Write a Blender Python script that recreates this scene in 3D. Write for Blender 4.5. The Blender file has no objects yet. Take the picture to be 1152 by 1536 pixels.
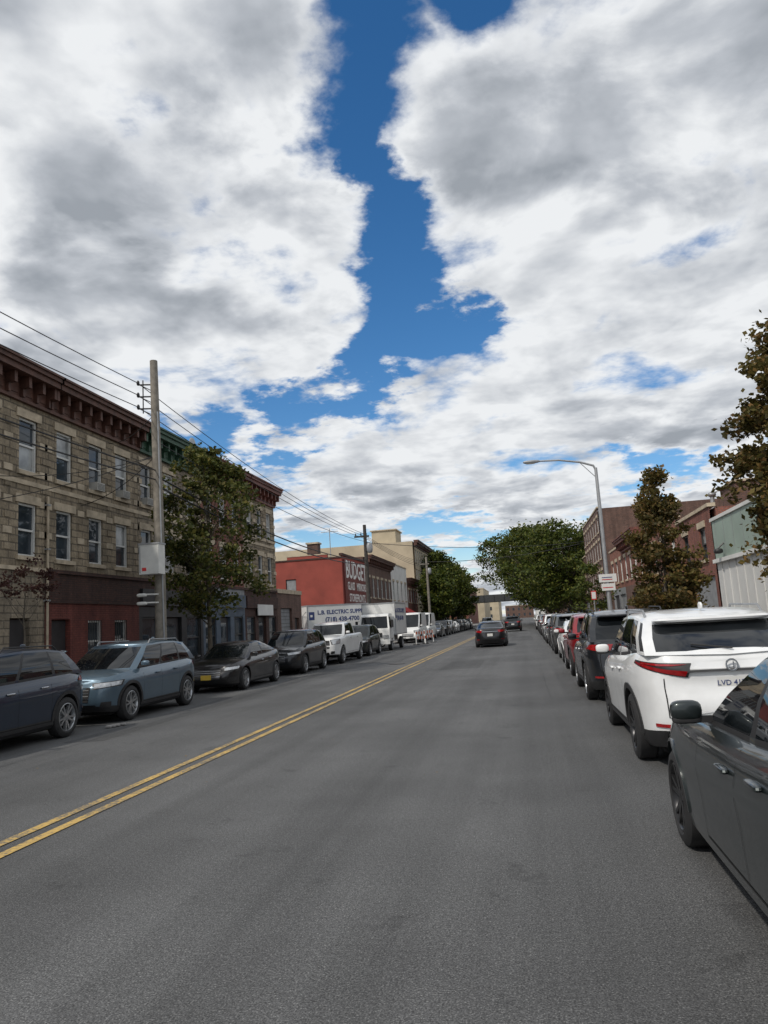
import bpy, bmesh, math, random
from mathutils import Vector, Matrix
R = random.Random(11)
scene = bpy.context.scene
rad = math.radians

# ------------------------------------------------------------------ materials
def new_mat(name):
    m = bpy.data.materials.new(name); m.use_nodes = True
    nt = m.node_tree; b = nt.nodes['Principled BSDF']
    return m, nt, b
def setp(b, **k):
    for key, v in k.items():
        key = key.replace('_', ' ')
        if key in b.inputs: b.inputs[key].default_value = v
def tc(nt): return nt.nodes.new('ShaderNodeTexCoord').outputs['Object']
def noise(nt, vec, scale, detail=4, rough=.55):
    n = nt.nodes.new('ShaderNodeTexNoise'); n.inputs['Scale'].default_value = scale
    n.inputs['Detail'].default_value = detail; n.inputs['Roughness'].default_value = rough
    nt.links.new(vec, n.inputs['Vector']); return n.outputs['Fac']
def ramp(nt, fac, stops):
    r = nt.nodes.new('ShaderNodeValToRGB'); e = r.color_ramp.elements
    while len(e) < len(stops): e.new(.5)
    for i, (p, c) in enumerate(stops):
        e[i].position = p; e[i].color = (*c, 1) if len(c) == 3 else c
    nt.links.new(fac, r.inputs['Fac']); return r.outputs['Color']
def mixc(nt, a, b, fac, mode='MIX'):
    m = nt.nodes.new('ShaderNodeMix'); m.data_type = 'RGBA'; m.blend_type = mode
    for sock, v in ((m.inputs[0], fac), (m.inputs[6], a), (m.inputs[7], b)):
        if hasattr(v, 'is_linked') or isinstance(v, bpy.types.NodeSocket): nt.links.new(v, sock)
        elif isinstance(v, (int, float)): sock.default_value = v
        else: sock.default_value = (*v, 1)
    return m.outputs[2]
def bump(nt, b, h, strength=.3, dist=.02):
    n = nt.nodes.new('ShaderNodeBump'); n.inputs['Strength'].default_value = strength
    n.inputs['Distance'].default_value = dist
    nt.links.new(h, n.inputs['Height']); nt.links.new(n.outputs['Normal'], b.inputs['Normal'])
def g(v): return (v, v, v)
def plain(name, col, rough=.6, metal=0., var=.25, scale=3., bmp=0., coat=0., spec=.5):
    m, nt, b = new_mat(name)
    v = tc(nt); n = noise(nt, v, scale, 6)
    c = ramp(nt, n, [(.3, tuple(x*(1-var) for x in col)), (.7, tuple(min(1, x*(1+var)) for x in col))])
    nt.links.new(c, b.inputs['Base Color'])
    setp(b, Roughness=rough, Metallic=metal, Coat_Weight=coat, Coat_Roughness=.05)
    b.inputs['Specular IOR Level'].default_value = spec
    if bmp: bump(nt, b, noise(nt, v, scale*12, 4), bmp, .01)
    return m
def wallvec(nt):
    s = nt.nodes.new('ShaderNodeSeparateXYZ'); nt.links.new(tc(nt), s.inputs[0])
    a = nt.nodes.new('ShaderNodeMath'); nt.links.new(s.outputs[0], a.inputs[0]); nt.links.new(s.outputs[1], a.inputs[1])
    c = nt.nodes.new('ShaderNodeCombineXYZ'); nt.links.new(a.outputs[0], c.inputs[0]); nt.links.new(s.outputs[2], c.inputs[1])
    return c.outputs[0]
def brick(name, c1, c2, mortar, bw=.22, bh=.075, ms=.01, bmp=.4, stain=.45, rough=.85):
    m, nt, b = new_mat(name); v = wallvec(nt)
    t = nt.nodes.new('ShaderNodeTexBrick'); nt.links.new(v, t.inputs['Vector'])
    t.inputs['Scale'].default_value = 1; t.inputs['Brick Width'].default_value = bw
    t.inputs['Row Height'].default_value = bh; t.inputs['Mortar Size'].default_value = ms
    t.inputs['Mortar Smooth'].default_value = .3
    t.inputs['Color1'].default_value = (*c1, 1); t.inputs['Color2'].default_value = (*c2, 1); t.inputs['Mortar'].default_value = (*mortar, 1)
    o = tc(nt)
    n = noise(nt, o, .8, 8, .65); n2 = noise(nt, o, 14, 4)
    st = ramp(nt, n, [(.3, g(1-stain)), (.62, g(1.0))])
    st2 = ramp(nt, n2, [(.3, g(.75)), (.7, g(1.1))])
    mp = nt.nodes.new('ShaderNodeMapping'); mp.inputs['Scale'].default_value = (3, 3, .25); nt.links.new(o, mp.inputs[0])
    n3 = noise(nt, mp.outputs[0], 1.2, 5, .6); st3 = ramp(nt, n3, [(.35, g(.66)), (.6, g(1.0))])
    c = mixc(nt, t.outputs['Color'], st, 1., 'MULTIPLY'); c = mixc(nt, c, st2, 1., 'MULTIPLY'); c = mixc(nt, c, st3, 1., 'MULTIPLY')
    nt.links.new(c, b.inputs['Base Color']); b.inputs['Roughness'].default_value = rough
    h = nt.nodes.new('ShaderNodeMath'); h.operation = 'MULTIPLY_ADD'
    nt.links.new(n2, h.inputs[0]); h.inputs[1].default_value = .8
    inv = nt.nodes.new('ShaderNodeMath'); inv.operation = 'SUBTRACT'; inv.inputs[0].default_value = 1
    nt.links.new(t.outputs['Fac'], inv.inputs[1]); nt.links.new(inv.outputs[0], h.inputs[2])
    bump(nt, b, h.outputs[0], bmp, .03)
    return m
def glassm(name, col, rough=.04):
    m, nt, b = new_mat(name); n = noise(nt, tc(nt), 1.5, 3)
    c = ramp(nt, n, [(.35, tuple(x*.6 for x in col)), (.65, tuple(x*1.4 for x in col))])
    nt.links.new(c, b.inputs['Base Color']); setp(b, Roughness=rough); return m
def paint(name, col, metal=.25, rough=.32):
    m, nt, b = new_mat(name); o = tc(nt)
    n = noise(nt, o, 2.2, 7, .6)
    c = ramp(nt, n, [(.3, tuple(x*.88 for x in col)), (.7, tuple(min(1, x*1.06) for x in col))])
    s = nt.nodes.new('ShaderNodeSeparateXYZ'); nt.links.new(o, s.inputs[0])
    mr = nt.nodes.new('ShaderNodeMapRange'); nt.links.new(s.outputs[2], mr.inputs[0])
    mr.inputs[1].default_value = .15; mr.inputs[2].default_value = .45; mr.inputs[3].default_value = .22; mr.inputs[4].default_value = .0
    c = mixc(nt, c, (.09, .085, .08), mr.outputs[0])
    nt.links.new(c, b.inputs['Base Color'])
    rr = nt.nodes.new('ShaderNodeMapRange'); nt.links.new(n, rr.inputs[0]); rr.inputs[3].default_value = rough*.8; rr.inputs[4].default_value = rough*1.3
    nt.links.new(rr.outputs[0], b.inputs['Roughness'])
    setp(b, Metallic=metal, Coat_Weight=.75, Coat_Roughness=.03)
    return m
def leafm(name, cols):
    m, nt, b = new_mat(name)
    gi = nt.nodes.new('ShaderNodeNewGeometry')
    k = len(cols); c = ramp(nt, gi.outputs['Random Per Island'], [(i/(k-1), cols[i]) for i in range(k)])
    n = noise(nt, tc(nt), 1.1, 3); s = ramp(nt, n, [(.35, g(.6)), (.65, g(1.3))])
    c = mixc(nt, c, s, 1., 'MULTIPLY')
    nt.links.new(c, b.inputs['Base Color']); setp(b, Roughness=.6)
    b.inputs['Specular IOR Level'].default_value = .3
    t = nt.nodes.new('ShaderNodeBsdfTranslucent'); nt.links.new(c, t.inputs[0])
    mx = nt.nodes.new('ShaderNodeMixShader'); mx.inputs[0].default_value = .35
    nt.links.new(b.outputs[0], mx.inputs[1]); nt.links.new(t.outputs[0], mx.inputs[2])
    nt.links.new(mx.outputs[0], nt.nodes['Material Output'].inputs['Surface'])
    return m

def asphalt(k=1.):
    m, nt, b = new_mat('asphalt'); o = tc(nt)
    fine = noise(nt, o, 95, 2, .8); mid = noise(nt, o, 30, 5, .75)
    mp = nt.nodes.new('ShaderNodeMapping'); mp.inputs['Scale'].default_value = (1, .02, 1); nt.links.new(o, mp.inputs[0])
    st = noise(nt, mp.outputs[0], .95, 5, .62); bl = noise(nt, o, .28, 9, .62)
    c = ramp(nt, fine, [(.34, g(.027*k)), (.48, (.078*k, .080*k, .082*k)), (.60, (.118*k, .119*k, .119*k)), (.70, (.29*k, .29*k, .285*k))])
    c = mixc(nt, c, ramp(nt, mid, [(.32, g(.60)), (.68, g(1.3))]), 1., 'MULTIPLY')
    c = mixc(nt, c, ramp(nt, st, [(.38, g(.80)), (.62, g(1.16))]), 1., 'MULTIPLY')
    c = mixc(nt, c, ramp(nt, bl, [(.38, g(.80)), (.6, g(1.12))]), 1., 'MULTIPLY')
    wv = noise(nt, o, 1.6, 8, .7); c = mixc(nt, c, ramp(nt, wv, [(.28, g(.55)), (.41, g(1.0))]), 1., 'MULTIPLY')
    nt.links.new(c, b.inputs['Base Color']); setp(b, Roughness=.82)
    bump(nt, b, fine, .6, .006)
    return m
def yellow():
    m, nt, b = new_mat('road_paint_yellow'); o = tc(nt)
    n = noise(nt, o, 22, 6, .75); n2 = noise(nt, o, 1.3, 4)
    a = nt.nodes.new('ShaderNodeMath'); a.operation = 'MULTIPLY_ADD'; nt.links.new(n2, a.inputs[0]); a.inputs[1].default_value = .5; nt.links.new(n, a.inputs[2])
    c = ramp(nt, a.outputs[0], [(.58, (.54, .36, .10)), (.72, (.42, .29, .10)), (.83, (.14, .125, .10))])
    nt.links.new(c, b.inputs['Base Color']); setp(b, Roughness=.8); return m

ASPH = asphalt(); YEL = yellow()
CONC = brick('sidewalk_concrete', (.3, .29, .27), (.26, .25, .24), (.12, .12, .11), 1.5, 1.5, .02, .2, .35)
KERB = plain('kerb_stone', (.27, .26, .25), .85, var=.3, scale=2, bmp=.2)
GRND = plain('ground_soil', (.12, .12, .10), .9, var=.3, scale=.05)
TAN = brick('tan_stone_block', (.43, .35, .245), (.335, .27, .185), (.20, .165, .12), .62, .235, .022, .8, .5)
TAN2 = brick('tan_stone_grey', (.35, .29, .21), (.285, .235, .17), (.17, .145, .11), .6, .22, .02, .7, .5)
STONE = plain('lintel_stone', (.43, .36, .265), .85, var=.28, scale=3, bmp=.25)
BRN = brick('dark_brown_brick', (.11, .048, .036), (.075, .036, .03), (.05, .036, .03), stain=.35)
REDP = brick('red_painted_brick', (.23, .062, .045), (.19, .052, .04), (.13, .042, .035), stain=.4, bmp=.5)
RED = brick('red_brick', (.31, .10, .065), (.23, .072, .05), (.17, .12, .10), stain=.35)
RED2 = brick('orange_brick', (.35, .125, .075), (.27, .092, .06), (.2, .14, .11), stain=.3)
BRN2 = brick('brown_brick', (.21, .11, .08), (.15, .08, .06), (.12, .1, .09), stain=.35)
BRTRED = plain('red_wall_paint', (.26, .055, .04), .85, var=.22, scale=.7, bmp=.15)
TANST = plain('tan_stucco', (.42, .36, .26), .9, var=.2, scale=.35, bmp=.1)
WHT = plain('white_wall_paint', (.62, .62, .6), .7, var=.12, scale=1)
GRYW = plain('grey_storefront', (.22, .23, .24), .6, var=.2)
BLKW = plain('black_storefront', (.018, .018, .02), .45, var=.4)
BLUW = plain('blue_storefront', (.07, .095, .13), .55, var=.2)
CORN_BR = plain('cornice_brown', (.085, .036, .024), .65, var=.4, scale=4)
CORN_GR = plain('cornice_green', (.03, .075, .045), .6, var=.35, scale=4)
CORN_RD = plain('cornice_red', (.14, .045, .032), .6, var=.35, scale=4)
ROOF = plain('roof_tar', (.05, .05, .05), .9)
FRM = plain('white_window_frame', (.6, .6, .58), .5, var=.1)
FRMD = plain('dark_window_frame', (.04, .04, .04), .5)
GL = glassm('window_glass', (.035, .045, .055)); GLB = glassm('window_glass_blinds', (.28, .29, .29), .12)
WOOD = plain('weathered_pole_wood', (.21, .19, .16), .9, var=.3, scale=5, bmp=.4)
WOODD = plain('dark_pole_wood', (.05, .045, .04), .9, var=.3, scale=5)
WIRE = plain('wire_black', (.015, .015, .016), .6)
GALV = plain('galvanised_steel', (.33, .34, .35), .5, .5, var=.12, scale=4)
BOXW = plain('utility_box_white', (.6, .6, .57), .5, var=.1)
ACM = plain('ac_housing', (.38, .37, .34), .6, var=.15)
BARK = plain('tree_bark', (.10, .085, .065), .95, var=.35, scale=9, bmp=.6)
RUB = plain('tire_rubber', (.018, .018, .019), .75, var=.25, scale=8)
BLK = plain('black_plastic', (.02, .02, .021), .5, var=.2, scale=6)
DARK = plain('dark_void', (.006, .006, .006), .9)
CHR = plain('chrome', (.55, .56, .58), .18, 1., var=.08)
RIM = plain('alloy_rim', (.38, .39, .4), .3, .8, var=.1); RIMD = plain('black_alloy_rim', (.03, .03, .032), .3, .6, var=.2)
CGL = glassm('car_glass', (.008, .010, .012), .02)
HL = plain('headlight_lens', (.42, .44, .46), .08, .3, var=.3, scale=14, coat=1)
TL = plain('taillight_red', (.28, .006, .008), .12, 0, var=.35, scale=10, coat=1)
PLW = plain('licence_plate_white', (.62, .62, .6), .4, var=.05); PLY = plain('licence_plate_yellow', (.62, .42, .06), .4, var=.1)
INK = plain('sign_ink_blue', (.03, .05, .16), .5); INKW = plain('sign_ink_white', (.7, .7, .68), .5, var=.05)
TRW = plain('truck_white', (.66, .67, .66), .4, var=.08, scale=1.2, coat=.3)
ORG = plain('orange_plastic', (.6, .14, .05), .5, var=.1); SIGR = plain('sign_red', (.5, .03, .03), .45)
LEAF_L = leafm('leaves_green', [(.035, .05, .012), (.07, .085, .02), (.105, .115, .026), (.17, .14, .035)])
LEAF_R = leafm('leaves_olive', [(.05, .045, .012), (.09, .078, .02), (.13, .10, .028), (.19, .11, .04)])
LEAF_F = leafm('leaves_far', [(.028, .046, .009), (.055, .08, .013), (.092, .115, .019), (.145, .145, .024)])
LEAF_P = leafm('leaves_purple', [(.05, .02, .02), (.08, .035, .03), (.10, .05, .03)])
CORR_W = plain('white_metal_siding', (.60, .605, .59), .5, var=.08, scale=.8); CORR_G = plain('green_metal_siding', (.26, .33, .28), .5, var=.1, scale=.8)

# ------------------------------------------------------------------ mesh builder
class MB:
    def __init__(s): s.v = []; s.f = []; s.mi = []; s.sm = []; s.mats = []
    def m(s, mat):
        if mat not in s.mats: s.mats.append(mat)
        return s.mats.index(mat)
    def face(s, pts, mat, sm=False):
        k = len(s.v); s.v.extend([tuple(p) for p in pts]); s.f.append(tuple(range(k, k+len(pts)))); s.mi.append(s.m(mat)); s.sm.append(sm)
    def mesh(s, verts, faces, mat, sm=False):
        k = len(s.v); s.v.extend([tuple(p) for p in verts])
        i = s.m(mat)
        for f in faces: s.f.append(tuple(k+a for a in f)); s.mi.append(i); s.sm.append(sm)
    def hexa(s, p, mat):
        s.mesh(p, [(0, 3, 2, 1), (4, 5, 6, 7), (0, 1, 5, 4), (1, 2, 6, 5), (2, 3, 7, 6), (3, 0, 4, 7)], mat)
    def box(s, x0, x1, y0, y1, z0, z1, mat):
        s.hexa([(x0, y0, z0), (x1, y0, z0), (x1, y1, z0), (x0, y1, z0), (x0, y0, z1), (x1, y0, z1), (x1, y1, z1), (x0, y1, z1)], mat)
    def pbox(s, P, u0, u1, z0, z1, d0, d1, mat):
        s.hexa([P(u0, z0, d0), P(u1, z0, d0), P(u1, z0, d1), P(u0, z0, d1), P(u0, z1, d0), P(u1, z1, d0), P(u1, z1, d1), P(u0, z1, d1)], mat)
    def tube(s, path, rads, n, mat, cap=True):
        path = [Vector(p) for p in path]; vs = []; fs = []
        for i, p in enumerate(path):
            d = (path[min(i+1, len(path)-1)]-path[max(i-1, 0)]).normalized()
            a = Vector((0, 0, 1)) if abs(d.z) < .9 else Vector((1, 0, 0))
            e1 = d.cross(a).normalized(); e2 = d.cross(e1).normalized()
            r = rads[i] if isinstance(rads, (list, tuple)) else rads
            for k in range(n):
                t = 2*math.pi*k/n; vs.append(p+e1*math.cos(t)*r+e2*math.sin(t)*r)
        for i in range(len(path)-1):
            for k in range(n): fs.append((i*n+k, i*n+(k+1) % n, (i+1)*n+(k+1) % n, (i+1)*n+k))
        if cap: fs.append(tuple(range(n))); fs.append(tuple(range((len(path)-1)*n, len(path)*n)))
        s.mesh(vs, fs, mat, True)
    def sup(s, c, r, mat, e=.5, nu=16, nv=8):
        vs = []; fs = []
        pw = lambda a: math.copysign(abs(a)**e, a)
        for i in range(nv+1):
            ph = -math.pi/2+math.pi*i/nv
            for k in range(nu):
                t = 2*math.pi*k/nu
                vs.append((c[0]+r[0]*pw(math.cos(ph))*pw(math.cos(t)), c[1]+r[1]*pw(math.cos(ph))*pw(math.sin(t)), c[2]+r[2]*pw(math.sin(ph))))
        for i in range(nv):
            for k in range(nu): fs.append((i*nu+k, i*nu+(k+1) % nu, (i+1)*nu+(k+1) % nu, (i+1)*nu+k))
        s.mesh(vs, fs, mat, True)
    def lathe(s, prof, n, mat, cy=0, cx=0, cz=0):   # around Y axis; prof=(y,r)
        vs = []; fs = []
        for (y, r) in prof:
            for k in range(n):
                t = 2*math.pi*k/n; vs.append((cx+r*math.cos(t), cy+y, cz+r*math.sin(t)))
        for i in range(len(prof)-1):
            for k in range(n): fs.append((i*n+k, i*n+(k+1) % n, (i+1)*n+(k+1) % n, (i+1)*n+k))
        s.mesh(vs, fs, mat, True)
    def data(s, name, sharp=35):
        me = bpy.data.meshes.new(name); me.from_pydata(s.v, [], s.f)
        for m in s.mats: me.materials.append(m)
        me.polygons.foreach_set('material_index', s.mi); me.polygons.foreach_set('use_smooth', s.sm)
        me.update()
        if any(s.sm): me.set_sharp_from_angle(angle=rad(sharp))
        return me
    def build(s, name, parent=None, mtx=None):
        ob = bpy.data.objects.new(name, s.data(name)); scene.collection.objects.link(ob)
        if parent: ob.parent = parent
        if mtx is not None: ob.matrix_local = mtx
        return ob
def empty(name, mtx):
    e = bpy.data.objects.new(name, None); scene.collection.objects.link(e); e.matrix_world = mtx; e.empty_display_size = .3; return e
def text(name, s, size, mtx, mat, parent=None, bold=.0):
    cu = bpy.data.curves.new(name, 'FONT'); cu.body = s; cu.size = size; cu.extrude = .004; cu.align_x = 'CENTER'; cu.align_y = 'CENTER'; cu.offset = bold
    cu.resolution_u = 2
    ob = bpy.data.objects.new(name+'_c', cu); scene.collection.objects.link(ob)
    bpy.context.view_layer.update()
    me = bpy.data.meshes.new_from_object(ob.evaluated_get(bpy.context.evaluated_depsgraph_get()))
    bpy.data.objects.remove(ob); me.materials.clear(); me.materials.append(mat)
    o2 = bpy.data.objects.new(name, me); scene.collection.objects.link(o2)
    if parent: o2.parent = parent; o2.matrix_local = mtx
    else: o2.matrix_world = mtx
    return o2
def frame_mtx(pos, right, nrm):
    r = Vector(right).normalized(); n = Vector(nrm).normalized(); u = n.cross(r)
    return Matrix(((r.x, u.x, n.x, pos[0]), (r.y, u.y, n.y, pos[1]), (r.z, u.z, n.z, pos[2]), (0, 0, 0, 1)))
def interp(t, x):
    if x <= t[0][0]: return t[0][1]
    for i in range(len(t)-1):
        if x <= t[i+1][0]:
            a, b = t[i], t[i+1]; return a[1]+(b[1]-a[1])*(x-a[0])/(b[0]-a[0]+1e-9)
    return t[-1][1]

# ------------------------------------------------------------------ wheels
_wh = {}
def wheel_data(r, w, rimmat, key):
    if key in _wh: return _wh[key]
    mb = MB(); rr = r*.70
    prof = [(-w/2+.02, rr*.98), (-w/2, rr+.02), (-w/2+.006, r-.035), (-w/2+.03, r-.006), (-w/4, r), (w/4, r), (w/2-.03, r-.006), (w/2-.006, r-.035), (w/2, rr+.02), (w/2-.02, rr*.98)]
    mb.lathe(prof, 36, RUB)
    mb.lathe([(w/2-.012, rr), (w/2-.008, rr-.012), (w/2-.03, rr-.025), (-w/2+.03, rr-.035)], 36, rimmat)
    mb.lathe([(w/2-.09, rr-.01), (w/2-.09, .01)], 24, DARK)
    mb.lathe([(w/2-.082, r*.42), (w/2-.08, .02)], 24, GALV)
    for k in range(5):
        for s_ in (-1, 1):
            t0 = 2*math.pi*k/5+.3; t1 = t0+s_*.21; t0 = t0+s_*.16
            def q(t, rad_, off, y): return (rad_*math.cos(t)-off*math.sin(t), y, rad_*math.sin(t)+off*math.cos(t))
            a, b2 = r*.10, rr-.012
            yo, yi = w/2-.03, w/2-.07
            mb.hexa([q(t0, a, -.022, yi), q(t1, b2, -.017, yi), q(t1, b2, .017, yi), q(t0, a, .022, yi),
                     q(t0, a, -.02, yo), q(t1, b2, -.014, yo+.018), q(t1, b2, .014, yo+.018), q(t0, a, .02, yo)], rimmat)
    mb.lathe([(w/2-.07, r*.19), (w/2-.028, r*.17), (w/2-.02, .001)], 20, rimmat)
    _wh[key] = mb.data('wheel'); return _wh[key]

LV = [0, .07, .18, .32, .48, .60, .70, .8, .92, 1]
G_SED = [(0, .90), (.07, .955), (.18, .968), (.32, .975), (.48, .983), (.60, .992), (.70, 1.0), (.8, .982), (.92, .955), (1, .90)]
SED = dict(L=4.65, W=1.83, H=1.43, fa=1.42, ra=-1.38, r=.33, zb=.19, n=4.6,
    zt=[(-2.33, .95), (-2.2, 1.04), (-1.6, 1.06), (-.5, .98), (.6, .94), (1.15, .915), (1.7, .85), (2.1, .775), (2.25, .73), (2.33, .66)],
    cab=(1.2, .30, -.85, -1.8), cuts=[(0, .43, 'g'), (.43, .47, 'b'), (.47, .83, 'g'), (.83, 1, 'p')], clad=False, hl=(.58, .71), tl=(.82, .96), gr=(.45, .40, .66),
    Ef=[(0, -.16), (.2, -.03), (.4, 0), (.7, -.05), (1, -.20)], Er=[(0, -.14), (.2, -.02), (.4, 0), (.75, -.06), (1, -.10)])
SUV = dict(L=4.5, W=1.87, H=1.65, fa=1.36, ra=-1.34, r=.36, zb=.22, n=5.2,
    zt=[(-2.25, 1.04), (-2.1, 1.12), (-1.5, 1.13), (0, 1.08), (.9, 1.05), (1.3, 1.03), (1.8, .98), (2.08, .93), (2.2, .88), (2.25, .80)],
    cab=(1.28, .42, -1.66, -2.13), cuts=[(0, .33, 'g'), (.33, .36, 'b'), (.36, .68, 'g'), (.68, .71, 'b'), (.71, .9, 'g'), (.9, 1, 'p')], clad=True, hl=(.70, .84), tl=(.92, 1.07), gr=(.44, .47, .76),
    Ef=[(0, -.14), (.2, -.02), (.4, 0), (.8, -.03), (1, -.14)], Er=[(0, -.16), (.2, -.02), (.35, 0), (.6, -.05), (1, -.10)])
VAN = dict(L=5.6, W=2.0, H=2.45, fa=1.85, ra=-1.75, r=.36, zb=.25, n=6.5,
    zt=[(-2.8, 1.22), (1.0, 1.22), (1.7, 1.2), (2.3, 1.12), (2.7, .98), (2.8, .8)],
    cab=(2.25, 1.1, -2.6, -2.72), cuts=[(0, .22, 'g'), (.22, .25, 'p'), (.25, 1, 'p')], clad=True, hl=(.78, 1.0), tl=(.9, 1.2), gr=(.5, .5, .75),
    Ef=[(0, -.1), (.2, 0), (.6, -.02), (1, -.12)], Er=[(0, -.05), (.2, 0), (1, -.03)])
PICK = dict(L=5.8, W=2.02, H=1.92, fa=1.95, ra=-1.75, r=.41, zb=.36, n=6.5,
    zt=[(-2.9, 1.32), (.8, 1.3), (1.3, 1.28), (2.2, 1.22), (2.75, 1.16), (2.9, 1.0)],
    cab=(1.45, .75, -.95, -1.15), cuts=[(0, .42, 'g'), (.42, .46, 'b'), (.46, .86, 'g'), (.86, 1, 'p')], clad=False, hl=(.86, 1.1), tl=(.95, 1.25), gr=(.62, .72, 1.08),
    Ef=[(0, -.05), (.2, 0), (.7, -.01), (1, -.06)], Er=[(0, -.02), (.2, 0), (1, -.02)], bed=(-2.78, -1.25, .78, .85))

def make_car(name, S, pm, X, Y, facing, rim=RIM, front=True, rear=True, plate=PLW, rails=False, hi=False, ang=0):
    grille = S['gr']
    L, W, H, r, zb, n = S['L'], S['W'], S['H'], S['r'], S['zb'], S['n']
    hL, hW = L/2, W/2
    ys = [0, .2, .38, .54, .67, .77, .85]
    fr = [((1-y**n)**(1/n), y) for y in ys]
    xe = fr[-1][0]; mid = []
    k = 26
    for i in range(1, k):
        x = xe-(2*xe)*i/k; mid.append((x, (1-abs(x)**n)**(1/n)))
    O = fr+mid+[(-x, y) for x, y in reversed(fr)]
    m_ = len(O)
    zt = lambda x: interp(S['zt'], x)
    def zbf(x): return zb+.05*max(0, abs(x)/hL-.8)*5
    G = lambda f: interp(G_SED, f)
    def shift(xn, f): return interp(S['Ef'], f)*max(0, xn)**12-interp(S['Er'], f)*max(0, -xn)**12
    def pnt(xn, yn, z, side):
        x = xn*hL; f = max(0, min(1, (z-zbf(x))/(zt(x)-zbf(x))))
        return Vector((x+shift(xn, f), side*yn*hW*G(f), z))
    def pt(t, z, side):
        t = max(0, min(m_-1.001, t)); i = int(t); q = t-i
        return pnt(O[i][0]*(1-q)+O[i+1][0]*q, O[i][1]*(1-q)+O[i+1][1]*q, z, side)
    def t_x(x):
        xn = x/hL
        for i in range(m_-1):
            if O[i+1][0] <= xn <= O[i][0]: return i+(O[i][0]-xn)/(O[i][0]-O[i+1][0]+1e-9)
        return 0 if xn > 0 else m_-1
    def t_y(y, frt=True):
        yn = y/hW
        for i in range(9):
            if O[i][1] <= yn <= O[i+1][1]:
                q = i+(yn-O[i][1])/(O[i+1][1]-O[i][1]); return q if frt else m_-1-q
        return 9 if frt else m_-10
    # body
    vs = []; fs = []; mi = []
    ks = [.8, .4, 0, -.4, -.8]
    Kc = 2*len(LV)+len(ks)
    for (xn, yn) in O:
        x = xn*hL; z0, z1 = zbf(x), zt(x)
        for f in LV: vs.append(pnt(xn, yn, z0+f*(z1-z0), 1))
        for q in ks: vs.append(Vector((x+shift(xn, 1), q*yn*hW*G(1), z1+.045*(1-q*q)*min(1, yn))))
        for f in reversed(LV): vs.append(pnt(xn, yn, z0+f*(z1-z0), -1))
    nl = len(LV)
    for j in range(m_-1):
        for c in range(Kc):
            fs.append((j*Kc+c, j*Kc+(c+1) % Kc, (j+1)*Kc+(c+1) % Kc, (j+1)*Kc+c))
            low = c < 1+S['clad'] or c >= Kc-2-S['clad']
            mi.append(2 if low else 0)
    me = bpy.data.meshes.new('body'); me.from_pydata(vs, [], fs)
    for mm in (pm, DARK, BLK): me.materials.append(mm)
    me.polygons.foreach_set('material_index', mi)
    bm = bmesh.new(); bm.from_mesh(me); bmesh.ops.remove_doubles(bm, verts=bm.verts, dist=.0004)
    bmesh.ops.dissolve_degenerate(bm, edges=bm.edges, dist=.0003)
    bmesh.ops.recalc_face_normals(bm, faces=bm.faces); bm.to_mesh(me); bm.free()
    cb = MB()
    for mm in (pm, DARK, BLK): cb.m(mm)
    for xa in (S['fa'], S['ra']):
        for sd in (-1, 1):
            nn = 32; ra_ = r+.045; a = [(xa+ra_*math.cos(2*math.pi*i/nn), sd*(hW-.27), r+.01+ra_*math.sin(2*math.pi*i/nn)) for i in range(nn)]
            b = [(p[0], sd*(hW+.1), p[2]) for p in a]
            cb.mesh(a+b, [tuple(range(nn)), tuple(range(2*nn-1, nn-1, -1))]+[(i, nn+i, nn+(i+1) % nn, (i+1) % nn) for i in range(nn)], DARK)
    if 'bed' in S:
        x0, x1, hw, zf = S['bed']; cb.box(x0, x1, -hw, hw, zf, 2.5, DARK)
    cme = cb.data('cut', 30)
    bm = bmesh.new(); bm.from_mesh(cme); bmesh.ops.recalc_face_normals(bm, faces=bm.faces); bm.to_mesh(cme); bm.free()
    for p in cme.polygons: p.use_smooth = False
    cut = bpy.data.objects.new('cut', cme); scene.collection.objects.link(cut)
    tmp = bpy.data.objects.new('tmp', me); scene.collection.objects.link(tmp)
    bo = tmp.modifiers.new('b', 'BOOLEAN'); bo.operation = 'DIFFERENCE'; bo.object = cut; bo.solver = 'EXACT'
    bpy.context.view_layer.update()
    bme = bpy.data.meshes.new_from_object(tmp.evaluated_get(bpy.context.evaluated_depsgraph_get()))
    bpy.data.objects.remove(tmp); bpy.data.objects.remove(cut)
    for p in bme.polygons: p.use_smooth = True
    bme.set_sharp_from_angle(angle=rad(32))
    rot = rad(90 if facing > 0 else -90)+ang
    E = empty(name, Matrix.Translation((X, Y, 0)) @ Matrix.Rotation(rot, 4, 'Z'))
    ob = bpy.data.objects.new('body', bme); scene.collection.objects.link(ob); ob.parent = E
    # cabin
    xb0, xt0, xt1, xb1 = S['cab']; wb = hW*.885; wt = hW*(.71 if H < 1.52 else (.755 if H < 2 else .84))
    bot = [(xb0, 0), (xb0-.03, wb*.45), (xb0-.12, wb*.86)]; top = [(xt0, 0), (xt0-.01, wt*.45), (xt0-.05, wt*.88)]
    kinds = ['g', 'g', 'p']
    c0, c1 = xb0-.27, xb1+.16; d0, d1 = xt0-.14, xt1+.12
    for i, (u0, u1, kd) in enumerate(S['cuts']):
        bot.append((c0+(c1-c0)*u0, wb*(1-.02*(2*u0-1)**2))); top.append((d0+(d1-d0)*u0, wt*(1-.03*(2*u0-1)**2))); kinds.append(kd)
    bot += [(c1, wb*.97), (xb1+.07, wb*.84), (xb1+.015, wb*.42), (xb1, 0)]; top += [(d1, wt*.97), (xt1+.03, wt*.86), (xt1, wt*.42), (xt1-.005, 0)]
    kinds += ['p', 'g', 'g']
    rows = [0, .10, .5, .93, 1]
    cbm = MB()
    rdrop = .085 if H < 1.8 else .05
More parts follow.
